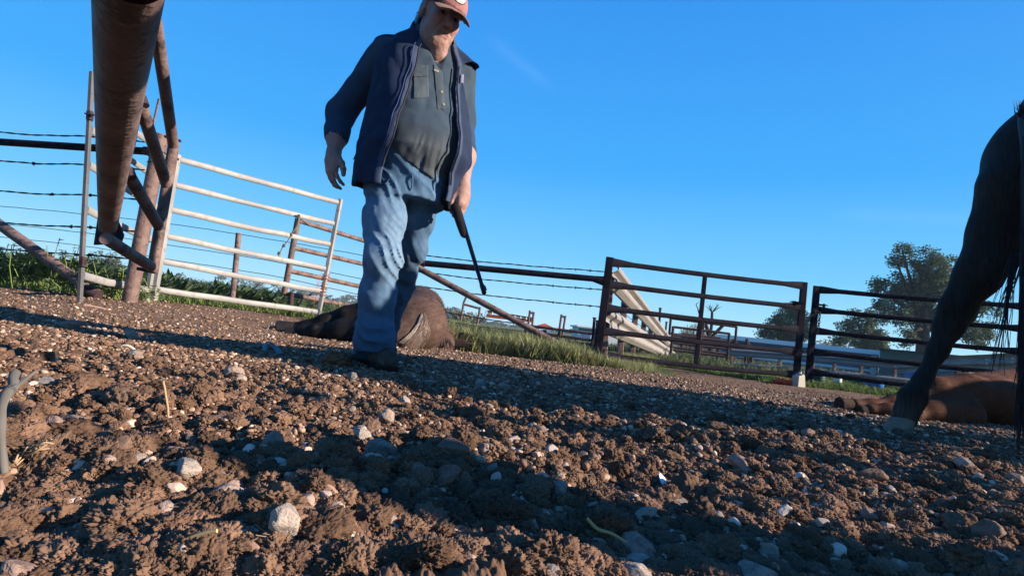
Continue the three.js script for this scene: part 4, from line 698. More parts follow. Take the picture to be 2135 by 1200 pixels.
// head
const HC = V(919, 33, 2.50);
const HQ = new THREE.Quaternion().setFromEuler(new THREE.Euler(24 * rad, 36 * rad, -7 * rad, 'YXZ'));
const HS = 1.12, hp = (x, y, z) => V3(x, y, z).multiplyScalar(HS).applyQuaternion(HQ).add(HC);
const hell = (x, y, z, a, b, c, q) => ell(hp(x, y, z), V3(a, b, c).multiplyScalar(HS), q ? HQ.clone().multiply(q) : HQ);
const hcap = (a, b, ra, rb) => cap(hp(...a), hp(...b), ra * HS, (rb ?? ra) * HS);
const headF = (() => {
  const big = [hell(0, .035, -.012, .076, .088, .097), hell(0, -.03, .03, .064, .085, .066), hell(0, -.088, .042, .046, .032, .044), hcap([-.02, -.108, .066], [.02, -.108, .066], .019), hell(0, -.105, .012, .05, .035, .05)];
  const mid = [hcap([-.036, .024, .083], [.036, .024, .083], .012), hcap([0, .006, .094], [0, -.032, .117], .010, .0155), hell(.042, -.028, .066, .024, .028, .022), hell(-.042, -.028, .066, .024, .028, .022), hell(.045, -.065, .05, .018, .028, .028), hell(-.045, -.065, .05, .018, .028, .028)];
  const fine = [hell(.013, -.038, .104, .0095, .008, .011), hell(-.013, -.038, .104, .0095, .008, .011), hcap([-.019, -.067, .092], [.019, -.067, .092], .0065), hcap([-.016, -.078, .091], [.016, -.078, .091], .0075), hell(.031, .002, .078, .0145, .011, .012), hell(-.031, .002, .078, .0145, .011, .012)];
  const cut = [hell(.032, .006, .094, .019, .012, .012), hell(-.032, .006, .094, .019, .012, .012), hcap([-.022, -.0725, .1], [.022, -.0725, .1], .0022), hcap([.024, -.034, .099], [.034, -.060, .085], .0018), hcap([-.024, -.034, .099], [-.034, -.060, .085], .0018), hcap([.006, -.047, .112], [.006, -.045, .108], .004), hcap([-.006, -.047, .112], [-.006, -.045, .108], .004)];
  const ears = [-1, 1].flatMap((s) => [hell(s * .080, -.006, -.012, .010, .034, .021), hcap([s * .078, -.036, -.004], [s * .080, -.03, -.004], .010)]), earCut = [-1, 1].map((s) => hell(s * .092, -.002, -.006, .008, .02, .011));
  const neck = [cap(hp(0, -.06, -.03), V(902, 118, 2.585), .060, .068), cap(hp(0, -.10, .02), V(908, 112, 2.53), .040, .052)];
  const B = union(big, .045), Md = union(mid, .02), F = union(fine, .008), C = union(cut, .006), E = union(ears, .01), EC = union(earCut, .004), Nk = union(neck, .04);
  return (x, y, z) => { let d = smin(B(x, y, z), Md(x, y, z), .022); d = smin(d, F(x, y, z), .008); d = smax(d, -C(x, y, z), .007); d = smin(d, smax(E(x, y, z), -EC(x, y, z), .006), .008); d = smin(d, Nk(x, y, z), .03); return d + 0.0012 * noise3(x * 55, y * 55, z * 55) + 0.0008 * noise3(x * 120, y * 120, z * 120); };
})();
// hands: finger chains given as points in metres from the wrist along hand axes
function handField(wr, ax, side, fingers, thumb, palm) { // ax: {d: down the hand, a: across towards the thumb, n: out of the back}
  const at = ([d, a, n]) => wr.clone().addScaledVector(ax.d, d).addScaledVector(ax.a, a).addScaledVector(ax.n, n);
  const pf = union(palm.map(([p, q, r0, r1]) => cap(at(p), at(q), r0, r1)), .022);
  const ff = fingers.map(([pts, r]) => union(chain(pts.map(at), pts.map((_, i) => r * (1 - 0.09 * i))), .006));
  const tf = union(chain(thumb[0].map(at), thumb[1]), .008);
  return [(x, y, z) => { let d = pf(x, y, z); let m = ff[0](x, y, z); for (let i = 1; i < ff.length; i++) m = smin(m, ff[i](x, y, z), .003); d = smin(d, m, .012); d = smin(d, tf(x, y, z), .012); return d + .0006 * noise3(x * 90, y * 90, z * 90); }, [wr, ...fingers.map((f) => at(f[0][f[0].length - 1])), ...thumb[0].map(at), at([.09, 0, .03]), at([.09, 0, -.03]), at([.12, .05, 0]), at([.12, -.05, 0])]];
}
const axes = (d, aHint) => { const D = d.clone().normalize(), A = aHint.clone().addScaledVector(D, -aHint.dot(D)).normalize(); return { d: D, a: A, n: new THREE.Vector3().crossVectors(D, A) }; };
// hanging hand (image left): back of the hand outward, thumb towards the body and the camera
const axR = axes(V(689, 372, 2.57).sub(J.wrR), V3(0.75, 0, 0.66)); if (axR.n.x > 0) axR.n.negate();
const [hR, hRp] = handField(J.wrR, axR, 1, [
  [[[.088, .030, .002], [.122, .034, -.012], [.142, .034, -.032], [.150, .033, -.050]], .0100],
  [[[.094, .010, .004], [.134, .012, -.008], [.158, .012, -.030], [.164, .012, -.050]], .0104],
  [[[.090, -.010, .002], [.126, -.011, -.010], [.148, -.012, -.030], [.152, -.012, -.048]], .0099],
  [[[.080, -.028, -.002], [.108, -.031, -.012], [.124, -.032, -.028], [.128, -.032, -.042]], .0088]],
  [[[.022, .026, -.010], [.056, .050, -.018], [.088, .058, -.026], [.112, .054, -.032]], [.017, .0145, .0125, .0105]],
  [[[0, 0, 0], [.045, .012, 0], .030, .026], [[.035, .020, 0], [.088, .028, .001], .021, .0145], [[.04, 0, 0], [.094, .010, .002], .024, .0150], [[.04, -.012, 0], [.090, -.010, 0], .023, .0145], [[.036, -.02, 0], [.080, -.027, -.002], .020, .013], [[-.03, 0, 0], [.02, 0, 0], .029, .030]]);
// gripping hand (image right): wrapped over the fore-end of the rifle, thumb on the camera side
const RM = V(1010, 612, 2.32), RH = V(957, 437, 2.555), RD = RM.clone().sub(RH).normalize();
const axL = axes(V(962, 446, 2.585).sub(J.wrL), V3(-0.55, 0, 0.83)); if (axL.n.x < 0) axL.n.negate();
const [hL, hLp] = handField(J.wrL, axL, -1, [
  [[[.076, .026, .004], [.112, .028, -.006], [.128, .024, -.028], [.118, .020, -.048]], .0102],
  [[[.082, .008, .006], [.124, .008, -.004], [.142, .004, -.028], [.130, .002, -.048]], .0106],
  [[[.080, -.010, .004], [.118, -.012, -.006], [.134, -.014, -.028], [.122, -.014, -.046]], .0100],
  [[[.072, -.026, 0], [.100, -.031, -.010], [.114, -.033, -.028], [.104, -.032, -.042]], .0090]],
  [[[.018, .026, -.008], [.050, .044, -.018], [.082, .050, -.026], [.106, .046, -.030]], [.018, .0155, .0135, .011]],
  [[[0, 0, 0], [.045, .010, 0], .031, .027], [[.035, .018, 0], [.078, .026, .003], .022, .0150], [[.04, 0, 0], [.084, .008, .005], .025, .0155], [[.04, -.012, 0], [.080, -.010, .003], .024, .0150], [[.036, -.02, 0], [.072, -.025, 0], .021, .0135], [[-.03, 0, 0], [.02, 0, 0], .031, .031]]);
{
  const bodyL = [...chain([J.shR, J.elR, J.cuR, J.wrR], [.05, .046, .043, .030]), ...chain([J.shL, J.elL, J.cuL, J.wrL], [.05, .046, .044, .032]), ...chain([J.hipR, J.knR, J.anR], [.06, .045, .035]), ...chain([J.hipL, V(834, 600, 2.88), J.anL], [.05, .04, .035]), cap(V(893, 125, 2.6), V(852, 360, 2.6), .11, .10), cap(J.shR, J.shL, .05), cap(V(900, 118, 2.6), V(904, 90, 2.57), .06)];
  const bf = union(bodyL, .05);
  const all = Object.values(J);
  const gBody = nets(bf, ...bounds(all, .12), .012);
  const hb = bounds([hp(0, 0, 0)], .17); hb[0].y -= .05;
  const gHead = nets(headF, ...hb, .0035);
  const gR = nets(smin2(hR, cap(J.cuR, J.wrR, .043, .030)), ...bounds(hRp, .03), .003), gL = nets(smin2(hL, cap(J.cuL, J.wrL, .044, .032)), ...bounds(hLp, .03), .003);
  const skin = merge([gBody, gHead, gR, gL].map((g) => { g.deleteAttribute('uv'); const p = g.attributes.position, uv = new Float32Array(p.count * 2); for (let i = 0; i < p.count; i++) { uv[2 * i] = p.getX(i) + p.getZ(i); uv[2 * i + 1] = p.getY(i); } g.setAttribute('uv', new THREE.BufferAttribute(uv, 2)); return g; }));
  const inv = HQ.clone().invert(), v = V3(0, 0, 0);
  paint(skin, (x, y, z) => {
    let c = mixc([0.245, 0.13, 0.105], [0.32, 0.19, 0.16], 0.5 + 0.5 * noise3(x * 30, y * 30, z * 30));
    v.set(x, y, z).sub(HC).applyQuaternion(inv).divideScalar(HS);
    if (v.length() < .2) { c = mixc(c, [0.29, 0.10, 0.075], 0.5 * ss(.05, .01, Math.hypot(v.x, v.y + .035, v.z - .11)) + .3 * ss(.05, .02, Math.abs(Math.abs(v.x) - .045) + Math.abs(v.y + .03))); if (v.z > .05 && Math.abs(v.x) < .028 && Math.abs(v.y + .0725) < .013) c = mixc(c, [0.21, .07, .06], .6); const st = ss(.0, .5, noise3(x * 260, y * 260, z * 260)); if (v.y < -.045 && v.z > -.02) c = mixc(c, [0.18, .14, .12], .35 * st); if (v.y > -.03 && v.z < .045 && Math.abs(v.x) > .055 && v.z > .012) c = mixc(c, [.18, .165, .15], .55 * st); }
    else { const h = ss(.15, .55, noise3(x * 160, y * 60, z * 160)); if (y > .6 && y < 1.05) c = mixc(c, [.12, .07, .05], .35 * h * ss(.0, .02, Math.max(J.wrL.distanceTo(v.set(x, y, z)) - .02, 0))); }
    return c;
  });
  part(person, 'body', skin, skinMat);
  const hairL = []; for (let i = 0; i < 420; i++) { const a = rr(-2.75, 2.75), s = Math.sin(a), c = -Math.cos(a); if (c > .35) continue; const y0 = rr(-.05, .04) + .03 * Math.max(0, -c) * -1, p = hp(s * .079, y0, -.012 + c * .098), q = hp(s * .084 + rr(-.004, .004), y0 - rr(.012, .024), -.012 + c * .103 + rr(-.004, .004)); hairL.push(tube([p, p.clone().lerp(q, .5), q], .0011, 3, { caps: false })); }
  part(person, 'hair', merge(hairL), Std({ color: 0x6d665f, roughness: .8 }));
  part(person, 'eyebrow', merge([-1, 1].flatMap((s) => Array.from({ length: 26 }, () => { const u = rr(.014, .046), p = hp(s * u, .022 - .12 * (u - .03) * (u > .03 ? 1 : 0) + rr(-.003, .003), .0935 - u * .22), q = p.clone().add(hp(s * .006, -.003, .003).sub(hp(0, 0, 0))); return tube([p, p.clone().lerp(q, .5), q], .0009, 3, { caps: false }); }))), Std({ color: 0x5d554e, roughness: .8 }));
  for (const s of [-1, 1]) { const e = new THREE.SphereGeometry(.0118, 16, 12); e.translate(...hp(s * .031, .0, .0795).toArray()); part(person, 'eye', e, Std({ color: 0x3a3230, roughness: 0.25 })); }
  // chest hair at the open neck
  part(person, 'chest_hair', merge(Array.from({ length: 60 }, () => { const p = V(rr(912, 926), rr(120, 146), 2.497); const q = p.clone().add(V3(rr(-.008, .008), rr(-.012, .004), .006)); return tube([p, p.clone().lerp(q, .5).add(V3(rr(-.003, .003), 0, .003)), q], .0005, 3, { caps: false }); })), Std({ color: 0x3a302a }));
}
function smin2(a, b) { return (x, y, z) => smin(a(x, y, z), b(x, y, z), .015); }
// cap
{
  const capT = new THREE.Group(); capT.name = 'cap'; person.add(capT);
  const red = Std({ vertexColors: true, roughness: 0.9, bumpMap: rep(texBump, 60), bumpScale: 0.0006 });
  const inv = HQ.clone().invert(), v = V3(0, 0, 0);
  const loc = (f) => (x, y, z) => { v.set(x, y, z).sub(HC).applyQuaternion(inv).divideScalar(HS); return f(v.x, v.y, v.z) * HS; };
  const crown = loc((x, y, z) => { const k = Math.pow(Math.pow(Math.abs(x / .087), 2.3) + Math.pow(Math.abs((y - .03) / .098), 2.4) + Math.pow(Math.abs((z + .008) / .112), 2.3), 1 / 2.3); const d = (k - 1) * .088 - .0012 * Math.exp(-Math.pow(Math.min(Math.abs(x), Math.abs(Math.abs(Math.atan2(z, x) * 1.5) % 1.57 - .78) * .03) / .0025, 2)); return Math.max(smax(Math.abs(d) - .003, -(y - .026 - .10 * Math.max(0, -z - .03) * .3), .003), y - .2); });
  const crB = bounds([HC], .17);
  const gC = nets(crown, crB[0], crB[1], .0036);
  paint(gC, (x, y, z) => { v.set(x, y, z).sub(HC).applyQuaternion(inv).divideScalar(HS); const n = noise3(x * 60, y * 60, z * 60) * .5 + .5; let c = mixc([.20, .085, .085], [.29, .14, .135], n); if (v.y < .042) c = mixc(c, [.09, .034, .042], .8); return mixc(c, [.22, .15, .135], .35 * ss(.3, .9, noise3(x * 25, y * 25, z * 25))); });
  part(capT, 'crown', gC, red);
  const brim = loc((x, y, z) => { const f = (z - .085) / .095, half = .080 * Math.sqrt(Math.max(0, 1 - Math.pow(clamp(f, -1, 1), 4))), yb = .036 - .020 * Math.max(0, f) - 4.2 * x * x * (.9 + .35 * Math.max(0, f)); const dy = Math.abs(y - yb) - .0028, dx = Math.abs(x) - half, dz1 = z - .178, dz0 = .07 - z; return smax(smax(dy, dx, .003), Math.max(dz1, dz0), .003); });
  const gB = nets(brim, crB[0], crB[1], .003);
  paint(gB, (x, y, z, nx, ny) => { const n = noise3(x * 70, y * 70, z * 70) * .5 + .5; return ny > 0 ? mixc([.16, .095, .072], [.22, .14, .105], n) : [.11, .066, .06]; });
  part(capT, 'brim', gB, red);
  // oval cream badge with dark edge and worn dark lettering marks on the crown's front
  const badge = (rx, ry, off) => { const g = new THREE.CircleGeometry(1, 40), p = g.attributes.position; for (let i = 0; i < p.count; i++) { const x = p.getX(i) * rx + .004, y = .086 + p.getY(i) * ry; const e = 1 - Math.pow(Math.abs(x / .087), 2.3) - Math.pow(Math.abs((y - .03) / .098), 2.4); const z = .112 * Math.pow(Math.max(e, .02), 1 / 2.3) - .008 + off; const q = hp(x, y, z); p.setXYZ(i, q.x, q.y, q.z); } g.computeVertexNormals(); return g; };
  const em = part(capT, 'badge', badge(.036, .027, .0055), Std({ color: 0x2a2326, roughness: .9 }));
  const cv = document.createElement('canvas'); cv.width = 256; cv.height = 192; const cx = cv.getContext('2d'); cx.fillStyle = '#b5a9a2'; cx.fillRect(0, 0, 256, 192); cx.strokeStyle = '#4a3f44'; cx.lineWidth = 7; cx.beginPath(); cx.moveTo(70, 118); cx.bezierCurveTo(90, 60, 120, 130, 150, 80); cx.bezierCurveTo(165, 70, 175, 110, 190, 96); cx.stroke(); cx.fillStyle = '#5a4c50'; for (let i = 0; i < 9; i++) cx.fillRect(60 + i * 16, 138 + (i % 3) * 4, 9, 12);
  const bt = new THREE.CanvasTexture(cv); bt.colorSpace = THREE.SRGBColorSpace;
  part(em, 'badge_face', badge(.032, .0235, .0072), Std({ map: bt, roughness: .9 }));
}
// shirt: torso, sleeves with rolled cuffs, collar, placket, pocket
const shirtMat = clothMat(.0009);
const hem = V(850, 352, 2.6).y;
{
  const arms = [cap(J.shR, J.elR, .082, .070), cap(J.elR, J.cuR, .070, .055), cap(J.shL, J.elL, .074, .062), cap(J.elL, J.cuL, .060, .052)];
  const A = union(arms, .04), T = torsoF(.012);
  const rollR = cap(J.cuR.clone().lerp(J.elR, .28), J.cuR, .064, .060), rollL = cap(J.cuL.clone().lerp(J.elL, .16), J.cuL, .057, .055);
  const neckCut = union([cap(V(905, 100, 2.58), V(902, 60, 2.57), .068), cap(V(913, 112, 2.5), V(921, 146, 2.46), .030, .014)], .03);
  const openR = cap(J.cuR.clone().lerp(J.wrR, .05), J.wrR, .046, .046), openL = cap(J.cuL.clone().lerp(J.wrL, .05), J.wrL, .047, .046);
  const f = (x, y, z) => {
    let d = smin(T(x, y, z), A(x, y, z), .035);
    d = smin(d, Math.min(rollR(x, y, z), rollL(x, y, z)), .006);
    d += wrinkle(x, y, z, 13, .0045) * (1 - .6 * ss(1.25, .95, y) * ss(.1, .16, Math.abs(0)));
    const [u, w, c] = torsoUW(x, y, z);
    if (w > 0 && y < 1.13 && y > .85) d += -.006 * (1 - Math.abs(noise3(u * 46 + noise3(u * 9, y * 9, 1) * 1.2, y * 6.5, 4)) * 2) * ss(1.10, .98, y) * ss(.13, .04, Math.abs(u - .03));
    d = Math.max(d, hem - .06 * ss(-.12, .10, u) + .005 * noise3(x * 9, 1, z * 9) - y);
    d = smax(d, -neckCut(x, y, z), .01);
    d = Math.max(d, -openR(x, y, z), -openL(x, y, z));
    return d;
  };
  const g = nets(f, ...bounds([J.shR, J.cuR, J.shL, J.cuL, V(880, 200, 2.35), V(880, 200, 2.85), V(850, 352, 2.6), V(905, 70, 2.6), V(690, 300, 2.6)], .09), .0068);
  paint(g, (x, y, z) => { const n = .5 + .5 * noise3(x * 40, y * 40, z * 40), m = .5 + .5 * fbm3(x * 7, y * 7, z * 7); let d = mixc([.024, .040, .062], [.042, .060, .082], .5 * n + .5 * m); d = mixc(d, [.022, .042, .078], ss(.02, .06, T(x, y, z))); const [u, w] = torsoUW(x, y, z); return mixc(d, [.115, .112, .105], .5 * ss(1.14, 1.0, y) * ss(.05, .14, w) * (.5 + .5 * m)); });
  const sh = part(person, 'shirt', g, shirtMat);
  // collar, two leaves
  const surf = (px, py, out) => { const q = V(px, py, 2.0).sub(camera.position).normalize(); let t = 1.8; for (let i = 0; i < 260; i++) { const p = camera.position.clone().addScaledVector(q, t); const d = f(p.x, p.y, p.z); if (d < out) return p; t += Math.max(.0015, (d - out) * .6); } return V(px, py, 2.5); };
  const patch = (poly, out, th, nx = 14) => { // a leaf of cloth draped on the shirt between four picture corners
    const P = [], I = []; const [a, b, c, d] = poly;
    for (let j = 0; j <= nx; j++) for (let i = 0; i <= nx; i++) { const s = i / nx, t = j / nx, x = lerp(lerp(a[0], b[0], s), lerp(d[0], c[0], s), t), y = lerp(lerp(a[1], b[1], s), lerp(d[1], c[1], s), t); const p = surf(x, y, out); P.push(p.x, p.y, p.z); }
    const n = (nx + 1) * (nx + 1), g2 = new THREE.BufferGeometry();
    for (let j = 0; j < nx; j++) for (let i = 0; i < nx; i++) { const k = j * (nx + 1) + i; I.push(k, k + nx + 1, k + 1, k + 1, k + nx + 1, k + nx + 2); }
    g2.setAttribute('position', new THREE.Float32BufferAttribute(P, 3)); g2.setIndex(I); g2.computeVertexNormals();
    const nn = g2.attributes.normal, pos = g2.attributes.position, P2 = [...P], I2 = [...I];
    for (let k = 0; k < n; k++) P2.push(pos.getX(k) - nn.getX(k) * th, pos.getY(k) - nn.getY(k) * th, pos.getZ(k) - nn.getZ(k) * th);
    for (let k = 0; k < I.length; k += 3) I2.push(I[k] + n, I[k + 2] + n, I[k + 1] + n);
    const edge = []; for (let i = 0; i < nx; i++) edge.push([i, i + 1], [(nx + 1) * nx + i + 1, (nx + 1) * nx + i], [(i + 1) * (nx + 1), i * (nx + 1)], [i * (nx + 1) + nx, (i + 1) * (nx + 1) + nx]);
    for (const [p, q] of edge) I2.push(p, q, q + n, p, q + n, p + n);
    const o = new THREE.BufferGeometry(); o.setAttribute('position', new THREE.Float32BufferAttribute(P2, 3)); o.setIndex(I2); o.computeVertexNormals(); return paint(o, (x, y, z) => mixc([.040, .055, .072], [.065, .08, .092], .5 + .5 * noise3(x * 40, y * 40, z * 40)));
  };
  const collarMat = Std({ vertexColors: true, roughness: .92, side: THREE.DoubleSide });
  part(sh, 'pocket', patch([[862, 138], [892, 138], [894, 202], [862, 204]], .004, .005), collarMat);
  part(sh, 'pocket_flap', patch([[861, 134], [893, 136], [892, 158], [862, 160]], .008, .005), collarMat);
  part(sh, 'placket', patch([[904, 134], [922, 150], [928, 228], [912, 226]], .0035, .005), collarMat);
  part(sh, 'button', merge([[907, 146], [912, 148], [921, 191], [925, 217]].map(([a, b]) => { const p = surf(a, b, .006); const g2 = new THREE.CylinderGeometry(.0055, .0055, .003, 14); g2.rotateX(Math.PI / 2 - .1); g2.translate(p.x, p.y, p.z); return g2; })), Std({ color: 0xc9b890, roughness: .4 }));
  // collar: a stand-and-fall band round the neck
  const nb = V(903, 108, 2.585), ring = (k, dy, rr0) => { const P = []; for (let i = 0; i <= 40; i++) { const a = lerp(-2.55, 2.55, i / 40), dx = Math.sin(a), dz = -Math.cos(a); const x0 = dx * rr0 * 1.1, z0 = dz * rr0; P.push(nb.clone().add(V3(x0 * FZ + z0 * FX, dy(Math.abs(a)) - .09 * x0, -x0 * FX + z0 * FZ))); } return P; };
  const r0 = ring(0, (a) => .038 - .055 * ss(1.2, 2.55, a), .066), r1 = ring(1, (a) => .052 - .055 * ss(1.2, 2.55, a), .072), r2 = ring(2, (a) => .006 - .075 * ss(1.4, 2.55, a), .104), r3 = ring(3, (a) => .001 - .075 * ss(1.4, 2.55, a), .099), r4 = ring(4, (a) => .040 - .055 * ss(1.2, 2.55, a), .070);
  const rows = [r0, r1, r2, r3, r4, r0], CP = [], CI = []; rows.forEach((r) => r.forEach((p) => CP.push(p.x, p.y + .003 * noise3(p.x * 40, p.y * 40, 3), p.z)));
  for (let j = 0; j < rows.length - 1; j++) for (let i = 0; i < 40; i++) { const k = j * 41 + i; CI.push(k, k + 41, k + 1, k + 1, k + 41, k + 42); }
  const cg = new THREE.BufferGeometry(); cg.setAttribute('position', new THREE.Float32BufferAttribute(CP, 3)); cg.setIndex(CI); cg.computeVertexNormals(); paint(cg, (x, y, z) => mixc([.040, .055, .072], [.065, .08, .092], .5 + .5 * noise3(x * 40, y * 40, z * 40)));
  part(sh, 'collar', cg, collarMat);
}
// vest: open at the front, stiff shoulders
{
  const vh = V(850, 408, 2.6).y;
  const outR = 0.034, f0 = torsoF(.042, .034), fIn = torsoF(.028, .022);
  const shd = union([cap(V(796, 92, 2.64), V(860, 92, 2.62), .045, .05), cap(V(948, 118, 2.62), V(985, 144, 2.61), .045, .042)], .02);
  const armR = cap(V(800, 118, 2.62), V(700, 250, 2.70), .090, .086), armL = cap(V(985, 165, 2.60), V(992, 260, 2.66), .078, .066);
  const flare = (y) => ss(1.3, .85, y);
  const edgeL = (y) => lerp(-.075, -.150, ss(1.50, .92, y)) + .010 * noise2(y * 16, 1) + .05 * ss(1.45, 1.62, y), edgeR = (y) => lerp(.112, .150, ss(1.45, 1.0, y)) + .006 * noise2(y * 18, 5) - .03 * ss(1.45, 1.6, y);
  const neckC = cap(V(902, 112, 2.57), V(906, 50, 2.56), .092, .098);
  const f = (x, y, z) => {
    const fl = flare(y), [u, w] = torsoUW(x, y, z);
    let d = f0(x, y, z) - .030 * fl; d = smin(d, shd(x, y, z), .03);
    d += wrinkle(x, y, z, 8, .007) + .012 * noise3(x * 6, y * 2.6, z * 6) + .004 * (1 - 2 * Math.abs(noise3(x * 9 + y * 6, y * 5, z * 9))) + .003 * noise3(x * 17, y * 11, z * 17);
    const thick = .013; let shell = Math.max(d, -(d + thick));
    shell = Math.max(shell, -(armR(x, y, z)), -(armL(x, y, z)));
    if (w > -.02) { const inside = Math.min(u - edgeL(y), edgeR(y) - u); shell = smax(shell, inside, .006); }
    shell = Math.max(shell, vh + .02 * noise3(x * 6, 0, z * 6) - .06 * (x - V(850, 400, 2.6).x) - y, -neckC(x, y, z));
    return shell;
  };
  const g = nets(f, ...bounds([V(740, 60, 2.6), V(1010, 140, 2.6), V(735, 420, 2.6), V(960, 430, 2.6), V(850, 200, 2.25), V(850, 200, 2.9)], .05), .0068);
  paint(g, (x, y, z, nx, ny, nz) => { const [u, w] = torsoUW(x, y, z); const e = w > 0 ? Math.min(Math.abs(u - edgeL(y)), Math.abs(u - edgeR(y))) : 1; const n = .5 + .5 * noise3(x * 30, y * 30, z * 30); return mixc(mixc([.009, .016, .040], [.015, .025, .054], n), [.045, .062, .110], ss(.032, .02, e)); });
  const vst = part(person, 'vest', g, clothMat(.0007));
  const teeth = (ef, y0, y1, inset) => { const P = []; for (let i = 0; i <= 60; i++) { const y = lerp(y0, y1, i / 60), c = torsoAt(y), u = ef(y) + inset; const rx = c.rx + .047 + .030 * flare(y), rz = c.rz + .039 + .030 * flare(y); const w = rz * Math.pow(Math.max(0, 1 - Math.pow(Math.abs(u / rx), 2.25)), 1 / 2.25) * 1.0; P.push(V3(c.x + u * FZ + w * FX, y, c.z - u * FX + w * FZ)); } return P; };
  part(vst, 'zip', tube(teeth(edgeL, 1.50, .90, -.006), .0042, 6), Std({ color: 0x1b1e2c, roughness: .6 })); part(vst, 'zip', tube(teeth(edgeR, 1.45, .88, .006), .0042, 6), Std({ color: 0x1b1e2c, roughness: .6 }));
  part(vst, 'lapel_piping', tube(teeth(edgeL, 1.50, .90, -.030), .002, 6), Std({ color: 0x3a4468, roughness: .9 }));
  const zp = V(743, 318, 2.56); part(vst, 'pocket_pull', tube([zp.clone().add(V3(.008, .012, 0)), zp, zp.clone().add(V3(-.008, -.03, 0)), zp.clone().add(V3(-.012, -.034, 0))], .0028, 6), Std({ color: 0x15161c }));
  // turned-up collar of the vest behind the neck
  const nb = V(898, 108, 2.60), rows = [[.10, .0], [.108, .05], [.100, .052], [.092, .0], [.10, .0]], CP = [], CI = [];
  rows.forEach(([r, dy]) => { for (let i = 0; i <= 36; i++) { const a = lerp(-2.0, 2.0, i / 36), x0 = Math.sin(a) * r * 1.12, z0 = -Math.cos(a) * r; CP.push(nb.x + x0 * FZ + z0 * FX, nb.y + dy * (1 - .55 * ss(1.1, 2.0, Math.abs(a))) - .13 * x0 - .02 * ss(1.2, 2, Math.abs(a)), nb.z - x0 * FX + z0 * FZ); } });
  for (let j = 0; j < rows.length - 1; j++) for (let i = 0; i < 36; i++) { const k = j * 37 + i; CI.push(k, k + 37, k + 1, k + 1, k + 37, k + 38); }
  const cg = new THREE.BufferGeometry(); cg.setAttribute('position', new THREE.Float32BufferAttribute(CP, 3)); cg.setIndex(CI); cg.computeVertexNormals(); paint(cg, () => [.012, .02, .058]);
  part(vst, 'vest_collar', cg, Std({ vertexColors: true, roughness: .92, side: THREE.DoubleSide }));
  // small light tag on the far lapel
  const tp = teeth(edgeR, 1.42, 1.34, .028); part(vst, 'lapel_tag', tube(tp.slice(0, 34), [.001, .007], 8), Std({ color: 0x7c8098, roughness: .8 }));
}
